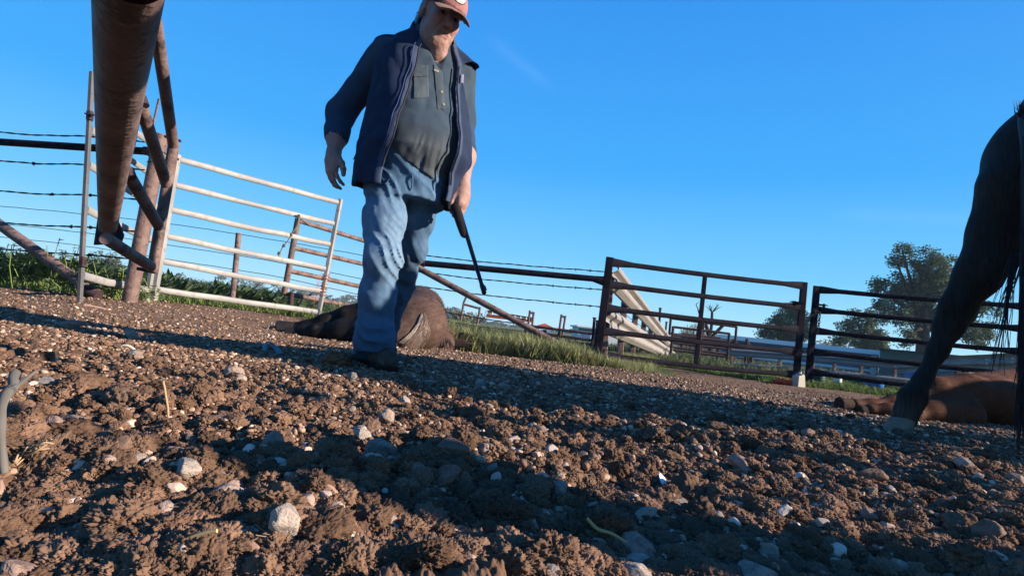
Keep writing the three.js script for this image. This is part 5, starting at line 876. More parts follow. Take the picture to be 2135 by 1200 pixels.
// jeans
{
  const kn = V(800, 548, 2.36);
  const legR = union(chain([J.hipR, V(801, 460, 2.50), J.knR, V(786, 620, 2.475), V(780, 700, 2.50), V(777, 738, 2.53)], [.100, .087, .078, .074, .074, .080]), .05);
  const legL = union(chain([J.hipL, V(868, 460, 2.70), V(857, 520, 2.74), V(834, 600, 2.88), J.anL, V(795, 712, 3.04)], [.094, .080, .068, .062, .066, .070]), .05);
  const pel = torsoF(.004, .004), cutTop = V(850, 336, 2.6).y, cutB = V(850, 420, 2.6).y;
  const f = (x, y, z) => {
    let d = Math.max(pel(x, y, z), y - cutTop, cutB - y - .05 * 0);
    const a = legR(x, y, z), b = legL(x, y, z);
    d = smin(d, smin(a, b, .006), .035);
    const low = ss(.42, .10, y), kneeF = Math.exp(-Math.pow((y - .50) / .16, 2));
    // folds: slanting drags at the thigh and knee, stacked rings above the boot
    const sl = y * 17 + x * 22 + 1.5 * noise3(x * 7, y * 7, z * 7);
    d += -.0085 * (1 - 2 * Math.pow(Math.abs(noise3(sl, x * 4, z * 5)), .6)) * (.35 + .65 * Math.max(kneeF, ss(.62, .85, y)));
    d += -.012 * (1 - Math.abs(noise3(x * 5, y * 21 + 1.4 * noise3(x * 10, 0, z * 10), z * 5)) * 2) * low;
    d += -.0025 * noise3(x * 40, y * 32, z * 40);
    const by = .055 - .0; d = Math.max(d, by + .03 * ss(2.45, 2.6, -z) * -1 + .035 * ss(2.52, 2.42, -z) - y);
    return d;
  };
  const g = nets(f, ...bounds([V(735, 336, 2.6), V(955, 336, 2.6), V(740, 745, 2.55), V(850, 500, 2.3), V(800, 700, 3.12), V(795, 730, 3.1)], .06), .0068);
  paint(g, (x, y, z, nx, ny, nz) => { const n = .5 + .5 * noise3(x * 60, y * 60, z * 60), m = .5 + .5 * fbm3(x * 6, y * 5, z * 6); let c = mixc([.034, .080, .150], [.062, .122, .205], .45 * n + .55 * m); const leg = z > -2.6 ? 1 : 0; c = mixc(c, [.17, .245, .33], .7 * leg * Math.exp(-Math.pow((y - .56) / .24, 2)) * (.4 + .6 * n)); if (z < -2.58) c = mixc(c, [.085, .095, .10], .45 * m); if (y < .16) c = mixc(c, [.05, .06, .075], .5 * m); return c; });
  const jn = part(person, 'jeans', g, clothMat(.0009));
  part(jn, 'fly_seam', tube([V(858, 352, 2.452), V(860, 375, 2.452), V(858, 392, 2.462), V(850, 404, 2.475)], .0035, 6), Std({ color: 0x39557a, roughness: .9 }));
  const onJ = (px, py, out = .003) => { const q = V(px, py, 2.0).sub(camera.position).normalize(); let t = 1.9; for (let i = 0; i < 300; i++) { const p = camera.position.clone().addScaledVector(q, t), d = f(p.x, p.y, p.z); if (d < out) return p; t += Math.max(.002, (d - out) * .6); } return V(px, py, 2.55); };
  const seamM = Std({ color: 0x2c4666, roughness: .9 }), line = (nm, pts, r, m) => part(jn, nm, tube(new THREE.CatmullRomCurve3(pts.map(([x, y]) => onJ(x, y))).getPoints(30), r, 5), m);
  line('pocket_edge', [[772, 362], [782, 378], [800, 384], [812, 372]], .0028, seamM);
  const bp = torsoAt(V(850, 345, 2.6).y), P = []; for (let i = 0; i <= 40; i++) { const a = i / 40 * 6.2832, y = V(850, 345, 2.6).y; P.push(V3(bp.x + (bp.rx + .004) * Math.cos(a) * FZ + (bp.rz) * Math.sin(a) * FX, y, bp.z - (bp.rx + .004) * Math.cos(a) * FX + bp.rz * .95 * Math.sin(a) * FZ)); }
  part(person, 'belt', tube(P, [.017, .004], 8), Std({ color: 0x1d1613, roughness: .6 }));
}
// boots
function boot(heel, toe, ankle, floorY, parent) {
  const d = toe.clone().sub(heel).setY(0).normalize(), mid = heel.clone().lerp(toe, .55);
  const up = union([cap(heel.clone().setY(floorY + .055), mid.clone().setY(floorY + .060), .042, .047), cap(mid.clone().setY(floorY + .058), toe.clone().setY(floorY + .048), .048, .041), cap(heel.clone().setY(floorY + .05).addScaledVector(d, .03), ankle.clone().setY(floorY + .2), .045, .05)], .03);
  const sole = union([cap(heel.clone().setY(floorY + .02), mid.clone().setY(floorY + .02), .043, .048), cap(mid.clone().setY(floorY + .02), toe.clone().setY(floorY + .02), .049, .043)], .02);
  const bb = bounds([heel.clone().setY(floorY), toe.clone().setY(floorY + .2), ankle.clone().setY(floorY + .2)], .07);
  const fU = (x, y, z) => Math.max(up(x, y, z) + .0018 * noise3(x * 34, y * 60, z * 34) - .003 * Math.max(0, 1 - Math.abs(noise3(x * 16, y * 30, z * 16)) * 4), floorY + .021 - y), fS = (x, y, z) => Math.max(sole(x, y, z) - .003, floorY - y - .004, y - floorY - .024);
  const b = part(parent, 'boot', paint(nets(fU, ...bb, .0045), (x, y, z) => mixc(mixc([.040, .031, .027], [.070, .054, .045], .5 + .5 * noise3(x * 30, y * 30, z * 30)), [.15, .115, .09], .5 * ss(floorY + .07, floorY + .03, y) * ss(-.2, .5, noise3(x * 50, y * 50, z * 50)))), Std({ vertexColors: true, roughness: .75, bumpMap: rep(texBump, 30), bumpScale: .001 }));
  part(b, 'sole', nets(fS, ...bb, .0045), Std({ color: 0x1d1a19, roughness: .95 }));
}
{
  const h = V(772, 752, 2.60), t = V(812, 750, 2.425); boot(h, t, J.anR, groundY((h.x + t.x) / 2, 2.5) + .004, person);
  const h2 = V(797, 712, 3.08), t2 = V(812, 722, 2.9); boot(h2, t2, V(800, 690, 3.02), groundY(h2.x, 3.0) + .01, person);
}
// ------------------------------------------------------------------ the rifle
{
  const t = thing('rifle', 'long dark rifle held muzzle down in the hand at the man\'s side', 'rifle', RH);
  const at = (s, off = 0) => RH.clone().addScaledVector(RD, s).addScaledVector(OFF, off);
  const OFF = V3(-1, 0, 0).addScaledVector(RD, RD.x).normalize(); // towards the underside of the stock
  const L = RH.distanceTo(RM), steel = Std({ color: 0x23262d, roughness: .32, metalness: .75 }), wood = Std({ color: new THREE.Color().setRGB(.035, .026, .024), map: texStone, roughness: .5 });
  part(t, 'barrel', tube([at(-.18), at(.1), at(L * .6), at(L)], (k) => lerp(.0115, .0082, k), 18), steel);
  part(t, 'front_sight', merge([tube([at(L - .046, 0), at(L - .004, 0)], .0102, 16), bar(at(L - .040, -.010), at(L - .016, -.011), .004, .008, OFF)]), steel);
  const ty = [[-.70, .058, .060], [-.68, .055, .062], [-.5, .040, .045], [-.34, .026, .024], [-.26, .020, .023], [-.2, .020, .026], [-.02, .018, .024], [.09, .0165, .021], [.155, .015, .017], [.17, .006, .007]];
  const stock = []; const SP = [], SR = []; ty.forEach(([s, off, r]) => { SP.push(at(s, s < -.3 ? off * .9 : .012)); SR.push(r); });
  part(t, 'stock', tube(new THREE.CatmullRomCurve3(SP).getPoints(40), (k) => { const q = k * (SR.length - 1), i = Math.min(SR.length - 2, Math.floor(q)); const r = lerp(SR[i], SR[i + 1], q - i); return [r, r * .72]; }, 18, { up: OFF }), wood);
  part(t, 'receiver', tube([at(-.26, -.006), at(-.06, -.006)], [.018, .015], 16, { up: OFF }), steel);
  part(t, 'magazine', bar(at(-.105, .02), at(-.085, .070), .022, .055, RD), steel);
  part(t, 'trigger_guard', tube(new THREE.CatmullRomCurve3([at(-.235, .024), at(-.225, .050), at(-.18, .054), at(-.165, .026)]).getPoints(16), .003, 8), steel);
  part(t, 'bolt_handle', merge([tube([at(-.21, -.008), at(-.215, -.02).addScaledVector(FWD, -.03), at(-.22, -.018).addScaledVector(FWD, -.05)], .0042, 8), (() => { const g = new THREE.SphereGeometry(.009, 12, 10); const p = at(-.222, -.018).addScaledVector(FWD, -.055); g.translate(p.x, p.y, p.z); return g; })()]), steel);
  part(t, 'butt_pad', tube([at(-.715, .053), at(-.70, .053)], [.060, .043], 18, { up: OFF }), Std({ color: 0x15120f, roughness: .9 }));
}
// ------------------------------------------------------------------ horses
const hairTex = tex(512, (u, v) => g1(clamp(0.55 + 0.9 * (tfbm(u * 1, v * 0.12, 64, 110, 3) - 0.5) + 0.35 * (tfbm(u, v, 10, 115) - 0.5), 0.15, 1)));
const hairBump = tex(512, (u, v) => g1(tfbm(u, v * 0.15, 80, 120, 3)), false);
const mottle = tex(256, (u, v) => g1(clamp(0.72 + 0.5 * (tfbm(u, v, 24, 140, 4) - 0.5) + 0.3 * (tfbm(u, v, 5, 146) - 0.5), 0.2, 1))), mottleB = tex(256, (u, v) => g1(tfbm(u, v, 40, 150, 3)), false);
const plainCoat = () => Std({ vertexColors: true, roughness: 0.75, specularIntensity: 0.2, map: rep(mottle, 5), bumpMap: rep(mottleB, 7), bumpScale: 0.0008 });
function lieHoof(parent, a, b, r0, r1, mat) { // a hoof on its side: flared, flat-soled
  const n = b.clone().sub(a).normalize(), f0 = cap(a, b, r0, r1), f = (x, y, z) => smax(f0(x, y, z), (x - b.x) * n.x + (y - b.y) * n.y + (z - b.z) * n.z, .012) + .0015 * noise3(x * 60, y * 60, z * 60);
  return part(parent, 'hoof', nets(f, ...bounds([a, b], r1 * 1.4), .006), mat);
}
function furOn(parent, geo, count, len, mat, flow, keep) { // short hairs standing a little off the hide
  const p = geo.attributes.position, n = geo.attributes.normal, hair = tube([V3(0, 0, 0), V3(0, .5, .06), V3(0, 1, .22)], (k) => .045 * (1 - k) + .004, 3, { caps: false });
  const im = new THREE.InstancedMesh(hair, mat, count), m = new THREE.Matrix4(), base = rootOf(parent).position;
  let i = 0, guard = 0; while (i < count && guard++ < count * 30) { const k = Math.floor(rnd() * p.count), P = V3(p.getX(k), p.getY(k), p.getZ(k)), N = V3(n.getX(k), n.getY(k), n.getZ(k)); if (keep && !keep(P.clone().add(base), N)) continue; P.add(V3(rr(-1, 1), rr(-1, 1), rr(-1, 1)).multiplyScalar(.008));
    const y = flow(P.clone().add(base)).addScaledVector(N, -flow(P).dot(N) * .9).normalize().multiplyScalar(.8).addScaledVector(N, .35).add(V3(rr(-.3, .3), rr(-.3, .3), rr(-.3, .3))).normalize(), x = new THREE.Vector3().crossVectors(y, N).normalize(), z = new THREE.Vector3().crossVectors(x, y), L = len * rr(.6, 1.4);
    m.makeBasis(x.multiplyScalar(L * .9), y.multiplyScalar(L), z.multiplyScalar(L)).setPosition(P); im.setMatrixAt(i++, m); }
  im.count = i; im.name = 'coat_hair'; im.userData.kind = 'stuff'; im.castShadow = im.receiveShadow = true; parent.add(im); return im;
}
const coat = (o = {}) => Std({ vertexColors: true, roughness: 0.7, specularIntensity: 0.25, map: rep(hairTex, 3), bumpMap: rep(hairBump, 5), bumpScale: 0.0005, ...o });
function hairStrands(n, root, tip, r, sway, mat, parent, name, seg = 4) { // many tapering locks
  const L = []; for (let i = 0; i < n; i++) { const a = root(i / n, rnd(), rnd()), b = tip(i / n, rnd(), rnd(), a), pts = []; const k1 = rr(0, 50); for (let j = 0; j <= 6; j++) { const t = j / 6, p = a.clone().lerp(b, t); sway(p, t, k1); pts.push(p); } const r1 = r * rr(.6, 1.3); L.push(tube(pts, (t) => r1 * (1 - .8 * t) + .0004, seg, { caps: false })); }
  return part(parent, name, merge(L), mat);
}
// --- standing horse at the right edge, seen from behind
{
  const D = 2.2, t = thing('horse', 'dark horse standing at the right edge, seen from behind with long tail', 'horse', V(1890, 900, D));
  const up = V3(0, 1, 0), hd = V3(Math.sin(76 * rad), 0, -Math.cos(76 * rad)), lat = new THREE.Vector3().crossVectors(hd, up); // lat: to the horse's right
  const hoofL = V(1880, 888, D), c0 = V(2246, 300, D); c0.y = 1.16; // middle of the rump, from which the trunk runs forward
  const q = (f, y, s) => V3(c0.x, 0, c0.z).addScaledVector(hd, f).addScaledVector(lat, s).setY(y + .02);
  const trunk = [...chain([q(.02, 1.17, 0), q(.35, 1.16, 0), q(.75, 1.13, 0), q(1.1, 1.15, 0)], [.285, .30, .31, .25]), ell(q(-.02, 1.20, 0), V3(.27, .22, .27)), ell(V(2158, 385, D), V3(.15, .25, .17)), ell(q(.05, 1.06, .2), V3(.16, .27, .18)),
    ...chain([q(1.1, 1.22, 0), q(1.45, 1.52, 0), q(1.62, 1.68, 0)], [.22, .15, .11]), ...chain([q(1.62, 1.70, 0), q(1.82, 1.58, 0), q(2.05, 1.36, 0)], [.12, .10, .065])];
  const legL = [...chain([V(2128, 400, D), V(2092, 480, D + .02), V(2040, 575, D + .03), V(1995, 640, D + .05)], [.150, .112, .078, .056]), ...chain([V(1995, 640, D + .05), V(1978, 680, D + .06), V(1955, 730, D + .05), V(1925, 790, D + .02), V(1906, 828, D)], [.056, .050, .034, .031, .044]), ...chain([V(1906, 828, D), V(1890, 862, D), V(1884, 878, D)], [.046, .036, .040]), cap(V(2016, 655, D + .07), V(2002, 640, D + .06), .035, .04)];
  const legR = [...chain([q(.05, 1.05, .2), q(.18, .86, .17), q(-.10, .56, .15), q(-.08, .30, .14), q(-.04, .17, .14), q(.02, .06, .14)], [.19, .13, .062, .042, .048, .042])];
  const fl = (s) => chain([q(1.05, 1.0, .15 * s), q(1.08, .75, .15 * s), q(1.08, .48, .14 * s), q(1.08, .18, .14 * s), q(1.12, .06, .14 * s)], [.15, .095, .06, .045, .045]);
  const fT = union([...trunk, ...legR, ...fl(1), ...fl(-1)], .075), fL = union(legL, .035), f0 = (x, y, z) => smin(fT(x, y, z), fL(x, y, z), .06);
  const f = (x, y, z) => f0(x, y, z) + .004 * noise3(x * 9, y * 6, z * 9) + .0012 * noise3(x * 60, y * 25, z * 60);
  const g = nets(f, ...bounds([q(-.35, .06, 0), q(2.15, 1.9, 0), q(0, 1, .5), q(0, 1, -.5), V(1860, 870, D), V(2030, 330, D)], .12), .014);
  paint(g, (x, y, z) => { const n = .5 + .5 * noise3(x * 8, y * 8, z * 8); let c = mixc([.022, .015, .013], [.042, .028, .021], n); if (y < .16) c = mixc(c, [.15, .11, .08], .75 * ss(.19, .08, y) * (.6 + .4 * n)); return c; });
  part(t, 'body', g, coat());
  const hoof = (p, dir, r, name, h = .075) => { const a = p.clone(), d = dir.clone().setY(0).normalize(); const F = (x, y, z) => { const hh = (y - a.y) / h, k = r * (1.18 - .25 * hh); const u = (x - a.x - d.x * .025 * (1 - hh)) , w = (z - a.z - d.z * .025 * (1 - hh)); return smax(Math.hypot(u, w) - k, Math.abs(y - a.y - h / 2) - h / 2, .012) + .002 * noise3(x * 50, y * 70, z * 50); }; return part(t, name, paint(nets(F, ...bounds([a, a.clone().setY(a.y + h)], r * 1.8), .005), (x, y, z) => mixc([.12, .088, .062], [.20, .15, .11], .5 + .5 * noise3(x * 30, y * 90, z * 30))), Std({ vertexColors: true, roughness: .7 })); };
  const hb = V(1882, 892, D - .01); hb.y = groundY(hb.x, D) - .012; hoof(hb, V3(-1, 0, .25), .043, 'hoof', .07); for (const p of [q(.06, 0, .14), q(1.15, 0, .14), q(1.15, 0, -.14)]) { p.y = baseY(p.x, -p.z) - .005; hoof(p, hd, .052, 'hoof'); }
  const hairM = Std({ color: new THREE.Color().setRGB(.022, .018, .02), roughness: .5 });
  const dock = V(2150, 240, D - .08);
  part(t, 'tail_dock', tube(new THREE.CatmullRomCurve3([q(-.24, 1.36, 0), dock, V(2156, 330, D - .14), V(2150, 450, D - .16)]).getPoints(14), (k) => lerp(.045, .03, k), 12), hairM);
  hairStrands(230, (i, a, b) => V(2136 + 26 * a, 250 + 300 * b, D - .15 - .05 * a), (i, a, b, r) => V(2122 + 46 * a, 800 + 140 * b, D - .15 - .1 * a), .0042, (p, s, k) => { p.x += .025 * noise2(s * 3 + k, k); p.z += .02 * noise2(k, s * 3); }, hairM, t, 'tail');
  hairStrands(34, (i, a, b) => V(2110 + 22 * a, 520 + 40 * b, D - .12), (i, a, b) => V(2076 + 42 * a, 640 + 150 * b, D - .14), .0022, (p, s, k) => { p.x += -.02 * Math.sin(s * 2) + .02 * noise2(s * 2 + k, k); }, hairM, t, 'tail_wisps');
  hairStrands(40, (i, a, b) => V(2118 + 30 * a, 232 + 16 * b, D - .08), (i, a, b) => V(2114 + 34 * a, 208 + 30 * b, D - .09), .0016, () => {}, hairM, t, 'dock_hair');
  const fth = Std({ color: new THREE.Color().setRGB(.30, .235, .16), roughness: .8 });
  hairStrands(70, (i, a, b) => V(lerp(1930, 1908, b) + 4 * a, lerp(800, 858, b), D - .01 + .04 * a), (i, a, b, r) => r.clone().add(V3(.018 * a + .006, -.035 - .02 * b, .01 - .02 * a)), .0016, () => {}, fth, t, 'feather');
  const mane = hairStrands(120, (i, a, b) => q(lerp(1.1, 1.62, i), lerp(1.47, 1.82, i), .02), (i, a, b, r) => r.clone().addScaledVector(lat, .14).add(V3(0, -.2 - .1 * b, 0)), .004, () => {}, hairM, t, 'mane');
  for (const s of [-1, 1]) part(t, 'ear', (() => { const gg = new THREE.ConeGeometry(.035, .13, 10); gg.scale(1, 1, .6); const p = q(1.64, 1.86, .06 * s); gg.translate(p.x, p.y, p.z); return gg; })(), hairM);
}
{ // unseen copies of it added off the right edge to cast shade
  const src = scene.children.find((o) => o.name === 'horse'), c = src.clone(); c.name = numbered('horse'); c.position.add(V3(1.0, 0, 0.66)); c.userData = { label: 'unseen dark horse added beyond the right edge to shade the yard, nearer than the visible one', category: 'horse' }; scene.add(c);
  const e = src.clone(); e.name = numbered('horse'); e.position.add(V3(4.5, 0, -1.0)); e.userData = { label: 'unseen dark horse added beyond the right edge to shade the lying chestnut one', category: 'horse' }; scene.add(e);
}
// --- dark brown horse lying on its side behind the man, rump towards the camera
{
  const t = thing('horse', 'dark brown horse lying on its side behind the walking man', 'horse', onG(870, 735, 4.6));
  const P = (x, y, d) => V(x, y, d);
  const parts = [ell(P(868, 676, 4.62), V3(.255, .225, .30)), ...chain([P(872, 668, 4.75), P(868, 655, 5.2), P(876, 660, 5.7)], [.235, .255, .22]), ...chain([P(876, 670, 5.7), P(915, 695, 6.15), P(935, 706, 6.35)], [.15, .11, .085]), ...chain([P(938, 704, 6.3), P(928, 716, 6.05), P(904, 726, 5.8)], [.10, .085, .058])];
  const up1 = chain([P(838, 670, 4.55), P(775, 662, 4.5), P(725, 664, 4.45), P(680, 672, 4.42), P(640, 680, 4.40), P(606, 682, 4.38)], [.19, .14, .095, .060, .042, .048]);
  const lo1 = chain([P(835, 700, 4.4), P(770, 698, 4.3), P(710, 694, 4.28), P(660, 694, 4.27), P(622, 692, 4.28)], [.16, .13, .09, .055, .045]);
  const f0 = union([...parts, ...up1, ...lo1], .07);
  const groundCut = (x, y, z) => groundY(x, -z) - .02 - y;
  const f = (x, y, z) => Math.max(f0(x, y, z) + .006 * noise3(x * 8, y * 8, z * 8) + .0015 * noise3(x * 45, y * 45, z * 30), groundCut(x, y, z) * .8);
  const g = nets(f, ...bounds([P(580, 690, 4.38), P(960, 730, 6.4), P(880, 610, 4.6), P(860, 740, 4.25)], .16), .0165);
  paint(g, (x, y, z) => { const n = .5 + .5 * noise3(x * 6, y * 6, z * 6), m = .5 + .5 * noise3(x * 40, y * 40, z * 22); let c = mixc([.072, .043, .034], [.122, .072, .056], .5 * n + .5 * m); c = mixc(c, [.010, .009, .010], ss(-.90, -1.10, x)); return mixc(c, [.22, .15, .11], .3 * ss(.3, .8, noise3(x * 20, y * 20, z * 9))); });
  const body = part(t, 'body', g, plainCoat());
  furOn(t, g, 6000, .017, Std({ color: new THREE.Color().setRGB(.082, .055, .045), roughness: .7, specularIntensity: .25 }), () => V3(.35, -.7, .5), (P, N) => N.z > -.2 && P.x > -1.05 && P.z > -5.6);
  const hm = Std({ color: new THREE.Color().setRGB(.020, .016, .015), roughness: .7 }), tm = Std({ color: new THREE.Color().setRGB(.27, .22, .185), roughness: .6 }), td = Std({ color: new THREE.Color().setRGB(.10, .07, .058), roughness: .6 });
  const hf = (a, b, c, r0, r1) => lieHoof(t, a, b, r0, r1, c);
  hf(P(607, 682, 4.38), P(576, 686, 4.36), hm, .046, .060); hf(P(622, 692, 4.28), P(596, 696, 4.28), hm, .042, .052);
  const sf = (x, y) => { const q = P(x, y, 3.6).sub(camera.position).normalize(); let s = 3.5; for (let i = 0; i < 200; i++) { const p = camera.position.clone().addScaledVector(q, s), d = f(p.x, p.y, p.z); if (d < .004) return p; s += Math.max(.003, d * .7); } return P(x, y, 4.5); };
  const locks = (n, a0, a1, m, nm, r = .004) => { const L = []; for (let i = 0; i < n; i++) { const u = rnd(), v = rnd(), sx = lerp(a0[0], a0[2], u), sy = lerp(a0[1], a0[3], u), ex = lerp(a1[0], a1[2], lerp(u, v, .35)), ey = lerp(a1[1], a1[3], lerp(u, v, .35)); const pts = []; const bow = rr(6, 22); for (let j = 0; j <= 8; j++) { const k = j / 8, x = lerp(sx, ex, k) + bow * Math.sin(Math.PI * k) * .6 + 2 * noise2(k * 4 + i, i), y = lerp(sy, ey, k) - bow * .15 * Math.sin(Math.PI * k); const p = sf(x, Math.min(y, 728)); p.z += .006 + .014 * Math.sin(Math.PI * k) * rnd(); pts.push(p); } L.push(tube(new THREE.CatmullRomCurve3(pts).getPoints(14), (k) => r * (1.1 - .85 * k), 4, { caps: false })); } return part(t, nm, merge(L), m); };
  locks(150, [884, 652, 896, 690], [832, 726, 868, 734], td, 'tail', .006);
  const tl = locks(130, [880, 654, 890, 680], [828, 712, 884, 732], tm, 'tail_wisps', .004);
  const ear = (x0, y0, x1, y1, d) => part(t, 'ear', tube([P(x0, y0, d), P((x0 + x1) / 2, (y0 + y1) / 2 - 2, d), P(x1, y1, d)], (k) => [.05 * Math.sin(Math.PI * (.25 + .7 * k)) + .004, .02 * (1 - k) + .004], 12), Std({ color: new THREE.Color().setRGB(.05, .036, .03), roughness: .8 }));
  ear(944, 706, 988, 700, 6.2); ear(942, 716, 984, 718, 6.1);
  hairStrands(70, (i, a, b) => P(900 + 40 * i, 682 + 26 * i, 6.0), (i, a, b) => P(898 + 46 * i + 8 * a, 722 + 8 * b, 5.75), .006, () => {}, td, t, 'mane');
}
// --- chestnut horse lying at the right, legs to the left
{
  const t = thing('horse', 'chestnut horse lying on its side behind the standing horse', 'horse', onG(2040, 880, 4.0));
  const P = (x, y, d) => V(x, y, d);
  const parts = [ell(P(2045, 838, 4.1), V3(.30, .21, .27)), ...chain([P(2060, 836, 4.2), P(2150, 830, 4.4), P(2260, 830, 4.6)], [.215, .24, .22]), ...chain([P(2260, 835, 4.6), P(2350, 830, 4.8), P(2420, 840, 4.9)], [.17, .13, .10]), ...chain([P(2420, 840, 4.9), P(2400, 880, 4.7)], [.10, .06])];
  const up1 = chain([P(2010, 828, 4.0), P(1950, 826, 3.95), P(1905, 838, 3.9), P(1862, 846, 3.86), P(1815, 846, 3.82), P(1782, 842, 3.80)], [.17, .13, .092, .060, .042, .040]);
  const lo1 = chain([P(2000, 865, 3.85), P(1945, 868, 3.75), P(1895, 862, 3.7), P(1850, 858, 3.68), P(1816, 854, 3.68)], [.15, .10, .065, .046, .042]);
  const f0 = union([...parts, ...up1, ...lo1], .06);
  const f = (x, y, z) => Math.max(f0(x, y, z) + .006 * noise3(x * 8, y * 8, z * 8) + .0015 * noise3(x * 45, y * 45, z * 30), (groundY(x, -z) - .02 - y) * .8);
  const g = nets(f, ...bounds([P(1770, 850, 3.75), P(2430, 880, 4.9), P(2100, 770, 4.2), P(2040, 890, 3.8)], .16), .0165);
  paint(g, (x, y, z) => { const n = .5 + .5 * noise3(x * 6, y * 6, z * 6), m = .5 + .5 * noise3(x * 40, y * 40, z * 22); let c = mixc([.085, .029, .013], [.14, .050, .021], .5 * n + .5 * m); return mixc(c, [.06, .03, .022], .6 * ss(2.62, 2.40, x)); });
  part(t, 'body', g, plainCoat());
  furOn(t, g, 6000, .016, Std({ color: new THREE.Color().setRGB(.105, .038, .017), roughness: .7, specularIntensity: .25 }), () => V3(-.3, -.7, .4), (P, N) => N.z > -.3 && P.x < 4.6 && P.x > 2.5);
  const hm = Std({ color: new THREE.Color().setRGB(.032, .02, .015), roughness: .9 });
  lieHoof(t, P(1778, 843, 3.8), P(1748, 840, 3.78), .036, .045, hm); lieHoof(t, P(1814, 856, 3.68), P(1790, 856, 3.68), .033, .040, hm);
  const tm = Std({ color: new THREE.Color().setRGB(.16, .075, .04), roughness: .6 });
  hairStrands(60, (i, a, b) => P(2270 + 100 * i, 790 + 10 * a, 4.7), (i, a, b) => P(2260 + 110 * i, 850 + 20 * b, 4.55), .006, () => {}, tm, t, 'mane');
  for (const k of [0, 1]) part(t, 'ear', tube([P(2425, 800 + 8 * k, 4.9), P(2440, 790 + 8 * k, 4.9), P(2452, 778 + 8 * k, 4.9)], (q) => [.03 * (1 - q) + .005, .015 * (1 - q) + .004], 10), hm);
}
// ------------------------------------------------------------------ plants
const leafMat = (c, t = 0.35) => new THREE.MeshPhysicalMaterial({ color: new THREE.Color().setRGB(...c), roughness: 0.9, side: THREE.DoubleSide, transmission: t, thickness: 0, vertexColors: true, specularIntensity: 0.4 });
function tri(P, C, a, b, c, col) { P.push(a.x, a.y, a.z, b.x, b.y, b.z, c.x, c.y, c.z); for (let i = 0; i < 3; i++) C.push(...col); }
const fromTris = (P, C) => { const g = new THREE.BufferGeometry(); g.setAttribute('position', new THREE.Float32BufferAttribute(P, 3)); g.setAttribute('color', new THREE.Float32BufferAttribute(C, 3)); g.computeVertexNormals(); return g; };
function bladeTuft(n, h, spread, w, cols, lean = .5, broad = 0) { // a tuft of strap leaves
  const P = [], C = [];
  for (let i = 0; i < n; i++) {
    const a = rr(0, 6.283), r = spread * Math.sqrt(rnd()), b = V3(Math.cos(a) * r, 0, Math.sin(a) * r), a2 = rr(0, 6.283), ln = lean * rr(.3, 1) * h, H = h * rr(.55, 1.05), dir = V3(Math.cos(a2), 0, Math.sin(a2)), sd = V3(-dir.z, 0, dir.x).multiplyScalar(w * rr(.7, 1.2) / 2);
    const col = mixc(cols[0], cols[1], rnd()), f = rr(.75, 1.2), q = col.map((v) => v * f);
    const p = [0, .4, .75, 1].map((t) => b.clone().addScaledVector(dir, ln * t * t).add(V3(0, H * (t - .25 * t * t * lean), 0))), ws = broad ? [.4, 1, .9, .05] : [.9, 1, .6, .02];
    for (let k = 0; k < 3; k++) { const l0 = p[k].clone().addScaledVector(sd, ws[k]), r0 = p[k].clone().addScaledVector(sd, -ws[k]), l1 = p[k + 1].clone().addScaledVector(sd, ws[k + 1]), r1 = p[k + 1].clone().addScaledVector(sd, -ws[k + 1]); tri(P, C, l0, r0, r1, q); tri(P, C, l0, r1, l1, q); }
  }
  return fromTris(P, C);
}
function field(name, label, cat, geos, mat, count, spot, scale) {
  const g = thing(name, label, cat, V3(0, 0, 0)); g.userData.kind = 'stuff';
  geos.forEach((geo) => { const n = Math.floor(count / geos.length), im = new THREE.InstancedMesh(geo, mat, n), o = new THREE.Object3D(); for (let i = 0; i < n; i++) { const [x, y, z] = spot(); o.position.set(x, y, z); o.rotation.set(0, rr(0, 6.28), 0); const s = scale(x, z); o.scale.set(s * rr(.8, 1.2), s * rr(.8, 1.25), s * rr(.8, 1.2)); o.updateMatrix(); im.setMatrixAt(i, o.matrix); } im.name = 'leaves'; im.userData.kind = 'stuff'; im.castShadow = im.receiveShadow = true; g.add(im); });
  return g;
}
const gm = leafMat([1, 1, 1]);
